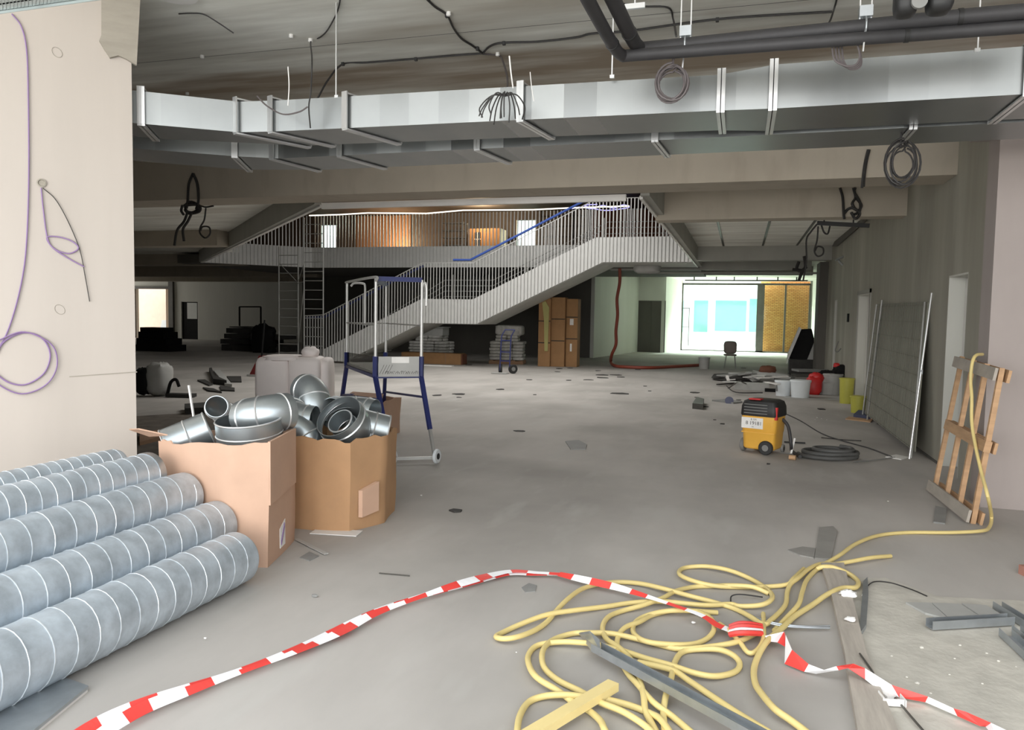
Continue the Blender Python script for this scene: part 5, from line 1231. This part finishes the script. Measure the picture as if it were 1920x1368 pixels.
tag(MB().extr([g(400, 698), (g(413, 697)), g(435, 725), g(422, 724)], (0, 0, .06)).build('scrap_sheet', m_lgrey), 'light grey strip among the dark scraps in the shaded hall', 'scrap')
tag(MB().extr([g(346, 768), g(420, 762), g(424, 774), g(348, 777)], (0, 0, .1)).build('plank', m_scrap), 'dark plank lying on the floor behind the pinkish box', 'plank')
tag(MB().extr([g(180, 785), g(420, 770), g(480, 800), g(420, 850), g(180, 870)], (0, 0, .004)).build('dirt_patch', M('brown_dirt', (.13, .11, .09, 1), .95, var=.4, scale=5)), 'brown dirt patch on the floor between the column and the boxes', 'dirt', None, 'stuff')
tag(MB().extr([g(262, 818), g(300, 812), g(300, 826), g(262, 836)], (0, 0, .05)).build('board', m_pallet), 'brown board on the dirt beside the column', 'board')

# ------------------------------------------------------------------ yellow hoses in the foreground
def hose(px, label, z=.014, r=.0135, mat=None, zf=None, n=5):
    rnd = random.Random(len(px)); pts = []
    for i, p in enumerate(px):
        if isinstance(p, V): pts.append(p); continue
        zz = z + (.02 * (.5 + .5 * math.sin(i * 1.3)) if 0 < i < len(px) - 1 else 0)
        pts.append(g(p[0], p[1], zz))
    return tag(MB().tube(smoothp(pts, n), r, 10).build('garden_hose', mat or m_yellowh, None, True), label, 'hose')
# hangs over the timber frame and runs along the floor
top_ = [ax(1822, 790, 1.86), ax(1822, 745, 1.87), ax(1820, 712, 1.87), ax(1823, 680, 1.88), ax(1830, 666, 1.92), ax(1842, 664, 2.0)][::-1]
hang = [V(p) for p in top_] + [ax(1828, 830, 1.86), ax(1840, 885, 1.86), ax(1852, 930, 1.85), g(1859, 968, .08), g(1855, 988, .03)]
hose(hang + [(1840, 995), (1780, 998), (1700, 998), (1645, 1004), (1605, 1019), (1578, 1038), (1562, 1048), (1538, 1062), (1514, 1085), (1504, 1110), (1497, 1133), (1473, 1160), (1452, 1182)], 'yellow hose draped over the timber frame and running along the floor to the tangle', .013)
hose([(1670, 1042), (1634, 1045), (1596, 1052), (1565, 1057), (1538, 1057), (1517, 1066), (1497, 1083), (1483, 1094), (1476, 1110), (1472, 1135), (1446, 1162), (1431, 1170), (1406, 1155), (1378, 1141), (1337, 1128), (1291, 1116), (1244, 1103), (1197, 1093), (1150, 1091), (1112, 1097), (1087, 1106), (1062, 1125), (1041, 1147), (1025, 1166), (1003, 1181), (972, 1193), (945, 1197), (930, 1193), (945, 1184), (978, 1169), (1025, 1152), (1075, 1144), (1134, 1137), (1181, 1130), (1228, 1127), (1255, 1128), (1322, 1134), (1369, 1132), (1387, 1136), (1425, 1134), (1444, 1126), (1448, 1116), (1437, 1103), (1412, 1087), (1378, 1072), (1347, 1064), (1316, 1061), (1284, 1064), (1273, 1072), (1281, 1081), (1312, 1092), (1353, 1099), (1416, 1100), (1473, 1096), (1487, 1085), (1507, 1066)], 'longest yellow hose, ending free at the upper right and making the leftmost pointed loop')
hose([(1532, 1066), (1545, 1062), (1565, 1064), (1593, 1076), (1609, 1090), (1604, 1101), (1579, 1102), (1551, 1114), (1524, 1133), (1490, 1155), (1470, 1174), (1442, 1198), (1425, 1222), (1414, 1252), (1416, 1280), (1428, 1300), (1452, 1328), (1480, 1348), (1507, 1368), (1540, 1395)], 'yellow hose bulging over the timber plank and leaving at the bottom, rightmost one', .02, .0145)
ring = [(1345, 1148), (1281, 1144), (1237, 1147), (1200, 1159), (1187, 1175), (1191, 1190), (1215, 1203), (1266, 1208), (1303, 1206), (1328, 1195), (1339, 1178), (1333, 1159), (1309, 1147), (1270, 1143), (1225, 1152), (1200, 1165), (1172, 1176), (1158, 1196), (1159, 1225), (1175, 1259), (1194, 1281), (1225, 1316), (1259, 1341), (1291, 1368), (1320, 1392)]
hose(ring, 'yellow hose forming the round middle ring and leaving at the bottom', .013, .013)
hose([(1441, 1112), (1412, 1100), (1375, 1097), (1337, 1098), (1300, 1100), (1266, 1108), (1244, 1120), (1206, 1134), (1166, 1145), (1141, 1156), (1130, 1175), (1137, 1197), (1159, 1212), (1178, 1230), (1190, 1250), (1201, 1280), (1207, 1305), (1210, 1331), (1222, 1356), (1240, 1385), (1262, 1385), (1240, 1350), (1219, 1337), (1181, 1322), (1137, 1311), (1100, 1306), (1056, 1302), (1019, 1305), (991, 1316), (975, 1341), (970, 1372), (975, 1395)], 'yellow hose snaking down the middle and arching left around the batten', .014, .0135)
hose([(1431, 1150), (1432, 1180), (1431, 1200), (1419, 1219), (1403, 1223), (1387, 1203), (1369, 1184), (1350, 1169)], 'short flattened yellow hose bend hanging below the red and white tape knot', .02, .012)
hose([(1420, 1186), (1384, 1202), (1337, 1211), (1275, 1216), (1228, 1206), (1181, 1194), (1144, 1187), (1103, 1186), (1075, 1187), (1041, 1197), (1022, 1212), (1016, 1231), (1022, 1253), (1047, 1275), (1087, 1295), (1125, 1316), (1169, 1334), (1212, 1362), (1240, 1392)], 'yellow hose making the inner of the two left loops', .014, .0135)
hose([(1150, 1395), (1134, 1368), (1125, 1350), (1103, 1331), (1075, 1316), (1047, 1295), (1006, 1269), (991, 1244), (992, 1225), (1009, 1209), (1050, 1203), (1087, 1204), (1119, 1208), (1166, 1219), (1212, 1234), (1259, 1247), (1306, 1262), (1344, 1267), (1378, 1259), (1387, 1244), (1375, 1228), (1347, 1217), (1306, 1217), (1278, 1223), (1264, 1244), (1259, 1269), (1250, 1297), (1244, 1331), (1245, 1356), (1248, 1392)], 'yellow hose making the outer left loop and the small round loop on the right', .013, .0135)
hose([(1197, 1241), (1259, 1255), (1291, 1275), (1337, 1306), (1384, 1337), (1431, 1366), (1470, 1390)], 'straight yellow hose running beside the steel profile to the bottom edge', .014, .0135)
cab([g(1370, 1128, .01), g(1372, 1117, .02), g(1390, 1114, .03), (g(1430, 1119, .02))], .004, 'short black wire loop lying on the hoses')
for k in range(2):
    cab([g(1385, 1140 + 2 * k, .02), g(1420, 1158 + 2 * k, .03), g(1460, 1169 + 3 * k, .03), g(1510, 1174 + 2 * k, .025), g(1556, 1173 + 4 * k, .02)], .005, ['upper', 'lower'][k] + ' grey strap wire crossing the hoses towards the plank', m_steel)
# steel profile and batten lying across the hoses
o = thing('steel_profile', g(1300, 1290), 'long grey steel stud with a crushed end lying across the yellow hoses', 'steel stud')
a, b = g(1118, 1218, .05), g(1450, 1400, .07)
MB().bar(a, b, .055, .004).bar(a + V((.02, .018, .016)), b + V((.02, .018, .016)), .004, .035).bar(a + V((-.02, -.018, .016)), b + V((-.02, -.018, .016)), .004, .035).build('channel', m_steel, o)
MB().extr([g(1085, 1187, .03), g(1104, 1184, .1), g(1122, 1200, .09), g(1126, 1228, .06), g(1112, 1224, .04), g(1098, 1205, .03)], (.004, .003, .004)).build('crushed_end', m_steel, o)
a, b = g(970, 1392, .05), g(1150, 1284, .05)
tag(MB().bar(a, b, .055, .035).build('batten', m_batten), 'yellow painted batten lying over the hoses at the bottom edge', 'batten')

# ------------------------------------------------------------------ red and white barrier tape
def tape(px, width, label, phase=0, seg=.16, z0=.02, zs=None, mb=None, mn=None):
    pts = smoothp([g(p[0], p[1], (p[2] if len(p) > 2 else z0)) for p in px], 8)
    m = MB(); s = 0; cur = None
    L = [0]
    for a, b in zip(pts, pts[1:]): L.append(L[-1] + (b - a).length)
    for i in range(len(pts) - 1):
        a, b = pts[i], pts[i + 1]; 
        if (b - a).length < 1e-5: continue
        def edge(k):
            t = (pts[min(k + 1, len(pts) - 1)] - pts[max(k - 1, 0)]).normalized(); n_ = V((-t.y, t.x, 0)).normalized()
            tw_ = .5 + .4 * math.sin(L[k] * 4.3 + phase) ; u = (n_ * math.cos(tw_) + V((0, 0, 1)) * math.sin(tw_) * .8)
            ww = width * (.72 + .28 * math.sin(L[k] * 6.1 + phase * 2)) / 2
            lift = abs(math.sin(tw_)) * ww * .8
            return pts[k] + u * ww + V((0, 0, lift)), pts[k] - u * ww + V((0, 0, lift))
        a1, a2 = edge(i); b1, b2 = edge(i + 1)
        m.extr([a1, b1, b2, a2], (0, 0, .0012), mi=int((L[i] + phase) / seg) % 2)
    return tag(m.build('barrier_tape', [m_taper, m_tapew]), label, 'barrier tape')
tape([(120, 1395), (200, 1355), (330, 1305), (440, 1262), (560, 1214), (650, 1176), (740, 1136), (850, 1103), (945, 1077), (1000, 1077), (1050, 1077)], .06, 'red and white barrier tape running from the lower left corner to the arch top', 0, .12)
tape([(160, 1400), (260, 1340), (350, 1302), (450, 1262), (540, 1228), (640, 1185), (700, 1154), (780, 1124), (860, 1098), (950, 1072), (1010, 1074), (1060, 1078)], .058, 'second strand of barrier tape twisted along the first one', .1, .13, .03)
tape([(1048, 1078), (1100, 1092), (1160, 1106), (1220, 1122, .05), (1280, 1141, .06), (1320, 1156, .06), (1345, 1172, .05), (1375, 1184, .04)], .05, 'red and white barrier tape crossing over the yellow hoses', .05, .13, .035)
o = thing('tape_knot', g(1400, 1178), 'knotted bundle of red barrier tape at the hose tangle', 'barrier tape')
for k in range(4):
    MB().tube(smoothp([g(1368, 1174 + 5 * k, .05), g(1385, 1168 + 6 * k, .07), g(1405, 1168 + 6 * k, .07), g(1428, 1172 + 5 * k, .05)], 4), .011 + .003 * (k % 2), 6).build('fold', m_tapew if k == 2 else m_taper, o, True)
def ribbon(quads, label):
    """quads: list of (p_top, p_bottom) pixel+height pairs with colours"""
    m = MB()
    for (a, b, c) in zip(quads, quads[1:], [q[2] for q in quads]):
        m.extr([g(*a[0]), g(*b[0]), g(*b[1]), g(*a[1])], (0, 0, .0012), mi=c)
    return tag(m.build('barrier_tape', [m_taper, m_tapew]), label, 'barrier tape')
ribbon([((1434, 1192, .05), (1440, 1202, .04), 1), ((1470, 1184, .07), (1458, 1204, .03), 0), ((1473, 1190, .12), (1472, 1212, .02), 1), ((1485, 1218, .09), (1471, 1244, .01), 0), ((1516, 1245, .05), (1508, 1259, .01), 1), ((1545, 1256, .05), (1530, 1263, .01), 1), ((1568, 1249, .07), (1572, 1256, .06), 0), ((1600, 1244, .09), (1590, 1252, .08), 0), ((1622, 1253, .09), (1622, 1273, .05), 1), ((1640, 1264, .07), (1650, 1295, .02), 1), ((1672, 1284, .06), (1686, 1307, .02), 0), ((1740, 1306, .05), (1735, 1316, .02), 1), ((1788, 1328, .05), (1795, 1342, .02), 0), ((1810, 1334, .05), (1838, 1361, .02), 0), ((1858, 1355, .05), (1848, 1362, .02), 1), ((1900, 1375, .03), (1870, 1390, .02), 1)], 'red and white barrier tape lying twisted over the timber plank at the lower right')

# ------------------------------------------------------------------ right foreground: plank, rubble, steel offcuts
q = [g(1539, 1064), g(1582, 1064), g(1625, 1240), g(1690, 1400), g(1610, 1400), g(1582, 1230), g(1560, 1130)]
o = tag(MB().extr(q, (0, 0, .035)).build('plank', m_timber), 'long dusty timber plank lying towards the viewer at the right', 'plank')
q = [g(1590, 1085), g(1660, 1085), g(1760, 1120), g(1960, 1130), g(2050, 1250), g(2050, 1420), g(1680, 1420), g(1640, 1290), g(1600, 1180)]
tag(MB().extr(q, (0, 0, .007)).build('mortar_patch', m_rubble), 'rough dried mortar and dust spread on the floor right of the plank', 'mortar', None, 'stuff')
tag(MB().extr([g(1618, 1098), g(1626, 1090), g(1628, 1120), g(1624, 1180), g(1612, 1198), g(1590, 1198), g(1593, 1192), g(1612, 1180)], (0, 0, .03)).build('bent_sheet', m_steel), 'bent grey metal strip standing beside the plank', 'strip')
cab([g(1624, 1100, .02), g(1640, 1090, .015), g(1670, 1092, .012), g(1710, 1105, .012), g(1738, 1117, .012)], .0035, 'thin dark wire arched over the dried mortar')
cab([g(1612, 1225, .045), g(1630, 1250, .04), g(1650, 1280, .02), g(1680, 1310, .02), g(1710, 1345, .02), g(1745, 1385, .02)], .005, 'dark rod running under the barrier tape at the lower right', m_frame)
def stud(a, b, label, w_=.05, h_=.03):
    o = thing('steel_stud', ((a.x + b.x) / 2, (a.y + b.y) / 2, min(a.z, b.z)), label, 'steel stud')
    d = (b - a).normalized(); n_ = V((-d.y, d.x, 0)).normalized()
    MB().bar(a + V((0, 0, .002)), b + V((0, 0, .002)), w_, .003).bar(a + n_ * w_ / 2 + V((0, 0, h_ / 2)), b + n_ * w_ / 2 + V((0, 0, h_ / 2)), .003, h_).bar(a - n_ * w_ / 2 + V((0, 0, h_ / 2)), b - n_ * w_ / 2 + V((0, 0, h_ / 2)), .003, h_).build('channel', m_steel, o)
    return o
stud(g(1742, 1177, .015), g(1895, 1168, .015), 'short grey steel stud lying crosswise on the mortar', .05, .045)
stud(g(1870, 1140, .012), g(1990, 1215, .012), 'grey steel stud running off the right edge, farther one', .05, .04)
stud(g(1885, 1192, .012), g(1990, 1290, .012), 'grey steel stud running off the right edge, nearer one', .06, .04)
stud(g(1905, 1185, .012), g(2000, 1265, .012), 'grey steel stud nested beside the nearer stud at the right edge', .04, .04)
for q, l in (([(1698, 1132), (1745, 1133), (1778, 1163), (1735, 1152)], 'left grey board offcut behind the short stud'), ([(1747, 1133), (1800, 1135), (1842, 1162), (1782, 1165)], 'middle grey board offcut behind the short stud'), ([(1803, 1134), (1850, 1138), (1885, 1160), (1846, 1163)], 'right grey board offcut behind the short stud')):
    tag(MB().extr([g(*p, .008) for p in q], (0, 0, .012)).build('board_offcut', m_lgrey), l, 'offcut')
tag(MB().extr([g(1536, 990), g(1562, 988), g(1570, 996), g(1565, 1020), g(1558, 1049), g(1527, 1048), g(1532, 1015)], (0, 0, .01)).build('cardboard_sheet', M('grey_card', (.27, .26, .24, 1), .85)), 'grey folded card piece standing above the hose crossing', 'card')
tag(MB().extr([g(1476, 1032), g(1505, 1026), g(1529, 1029), g(1526, 1047), g(1500, 1042)], (0, 0, .008)).build('cardboard_sheet', M('grey_card', (.27, .26, .24, 1), .85)), 'flat pointed grey card piece left of the hose crossing', 'card')
o = thing('socket_box', g(1672, 1325), 'small white plastic box lying open below the tape at the lower right', 'box')
c = g(1672, 1322)
MB().obox(c + V((0, 0, .015)), (.085, .06, .004), .2).obox(c + V((0, -.032, .028)), (.085, .004, .03), .2).obox(c + V((.042, 0, .028)), (.004, .06, .03), .2).obox(c + V((-.042, 0, .028)), (.004, .06, .03), .2).build('shell', m_paper, o)
MB().obox(c + V((-.01, .045, .02)), (.04, .05, .02), .5).build('lid', m_paper, o)
for k, (px, py, s_, l) in enumerate(((1590, 1112, .05, 'crumpled white paper roll on the plank near the hoses'), (1594, 1160, .03, 'small white plaster crumb on the middle of the plank'), (1622, 1116, .02, 'little bright lump beside the bent metal strip'))):
    p = g(px, py, .05 if k < 2 else .02); tag(MB().blob(p, (s_ * 1.8, s_, s_ * .8), 12, 8, .2, .8).build('plaster_crumb', m_paper, None, True), l, 'crumb')
tag(MB().extr([g(1856, 1085), g(1930, 1065), g(1940, 1080), g(1925, 1095)], (0, 0, .03)).build('brick_piece', M('brick_red', (.4, .18, .12, 1), .9)), 'piece of red brick at the right edge', 'brick') if False else None
p = g(1922, 1078); tag(MB().obox(p + V((.06, 0, .03)), (.16, .1, .06), .3).build('brick', M('brick_red', (.42, .2, .15, 1), .9)), 'red brick cut by the right edge of the view', 'brick')

# ------------------------------------------------------------------ small litter on the floor
m_chip = M('mortar_chip', (.62, .6, .54, 1), .9, var=.15)
rnd = random.Random(5)
dark = [(938, 730, 8), (1128, 703, 14), (1155, 703, 10), (1128, 708, 14), (1165, 707, 8), (1120, 695, 6), (1196, 693, 5), (1102, 712, 10), (1163, 738, 18), (993, 712, 7), (1048, 691, 8), (1068, 690, 6), (1045, 697, 6), (1066, 713, 5), (1302, 736, 10), (1306, 745, 6), (1310, 762, 16), (1352, 752, 12), (1385, 750, 6), (1210, 724, 4), (1218, 733, 4), (1440, 870, 4), (1650, 795, 6), (1540, 767, 10), (975, 808, 12), (856, 958, 14), (1395, 690, 6), (860, 739, 14), (820, 741, 12), (1340, 787, 3), (1355, 795, 5), (860, 745, 6), (1003, 740, 4), (880, 684, 8)]
def litter_label(px, py):
    if px < 900: l = 'dark scrap on the open floor %s' % ('nearest to the viewer' if py > 900 else 'right of the blue platform')
    elif (px, py) == (975, 808): l = 'lone dark scrap in the middle of the hall floor'
    elif (px, py) == (938, 730): l = 'lone dark scrap on the floor in front of the hand truck'
    elif px < 1110: l = 'small dark scrap on the floor before the tall cartons'
    elif px < 1250: l = 'dark scrap on the floor before the red brown hose'
    elif px < 1400: l = 'dark scrap on the floor left of the vacuum and scrap heap'
    elif (px, py) == (1650, 795): l = 'dark scrap at the foot of the thin grey poles'
    else: l = 'dark scrap on the floor close to the vacuum cleaner'
    return l, 'litter', l.replace('dark scrap', 'dark scraps')
def chip_label(px, py):
    if px > 1570 and py > 1100: l = 'tiny pale plaster chip on the dried mortar right of the plank'
    elif 1500 < px < 1560 and py < 800: l = 'tiny white chip in the row behind the vacuum cleaner'
    else: l = {(790, 929): 'white chip on the open floor right of the round box', (968, 1223): 'white chip left of the leftmost hose loops', (385, 1197): 'white chip between the fat spiral duct and the tape', (1300, 1168): 'white chip inside the middle hose ring', (1665, 940): 'white chip on the floor left of the timber crate', (1080, 770): 'white chip in the middle of the hall floor', (1438, 1310): 'white chip beside the rightmost hose at the bottom'}[(px, py)]
    return l, 'chip', 'white plaster chips on the floor'
for px, py, w_ in dark:
    c = g(px, py); s_ = w_ * c.length / F; n = 6; a0 = rnd.uniform(0, 6)
    pl_ = [c + V((math.cos(a0 + k * 6.28 / n) * s_ * rnd.uniform(.6, 1.2), math.sin(a0 + k * 6.28 / n) * s_ * rnd.uniform(.5, 1.3), 0)) for k in range(n)]
    tag(MB().extr(pl_, (0, 0, .008 + .002 * (w_ % 3))).build('litter_scrap', m_scrap), *litter_label(px, py))
for px, py in ((790, 929), (968, 1223), (385, 1197), (1300, 1168), (1665, 940), (1080, 770), (1532, 783), (1540, 785), (1550, 787), (1528, 787), (1590, 1130), (1700, 1270), (1720, 1282), (1780, 1265), (1745, 1300), (1842, 1282), (1790, 1235), (1672, 1230), (1850, 1225), (1872, 1240), (1905, 1250), (1438, 1310), (1800, 1210), (1728, 1215)):
    c = g(px, py, .008); s_ = rnd.uniform(.005, .014) * (1 if py > 900 else 1.7)
    tag(MB().blob(c + V((0, 0, s_ * .35)), (s_ * 1.6, s_, s_ * .8), 8, 6, .2, .8).build('plaster_chip', m_paper if px < 1570 else m_chip), *chip_label(px, py))
tag(MB().extr([g(1060, 828), g(1085, 826), g(1100, 834), g(1098, 843), g(1070, 843)], (0, 0, .012)).build('rag', m_tile), 'grey rag lying on the floor in the middle of the hall', 'rag')
tag(MB().extr([g(562, 1046), g(580, 1035), g(598, 1043), g(580, 1052)], (0, 0, .006)).build('dust_spot', m_tile), 'grey flake on the floor beside the pinkish box', 'flake')
tag(MB().bar(g(556, 1010, .01), g(612, 1038, .01), .03, .006).build('tape_strip', m_lgrey), 'clear packing strip lying at the foot of the pinkish box', 'strip')
tag(MB().bar(g(711, 1074, .005), g(768, 1079, .005), .006, .006).build('wire', m_frame), 'short straight dark wire on the floor right of the pinkish box', 'wire')
tag(MB().extr([g(978, 1102), g(992, 1094), g(1006, 1098), g(1004, 1109), g(985, 1111)], (0, 0, .005)).build('flattened_lump', m_tile), 'dark grey flattened spot just under the arch of the tape', 'spot')
tag(MB().blob(g(590, 1116, .008), (.04, .025, .014), 10, 6, .2, .8).build('pebble', m_tile), 'small grey pebble alone on the floor left of the tape', 'pebble')
tag(MB().extr([g(1298, 766), g(1318, 768), g(1320, 757), g(1306, 753)], (0, 0, .1)).build('dark_tool', m_frame), 'small dark tool standing left of the vacuum cleaner', 'tool')
tag(MB().extr([g(1335, 752), g(1375, 757), g(1392, 755), g(1360, 750)], (0, 0, .03)).build('tool_case', m_tile), 'flat grey tool lying left behind the vacuum cleaner', 'tool')
p = g(1367, 757); tag(MB().lathe([(.08, 0), (.08, .015), (.03, .018)], p + V((0, .1, .05)), Matrix.Rotation(1.2, 3, 'X'), 20).build('disc', M('blue_grey_disc', (.12, .13, .2, 1), .6), None, True), 'blue grey disc leaning on the tools behind the vacuum cleaner', 'disc')
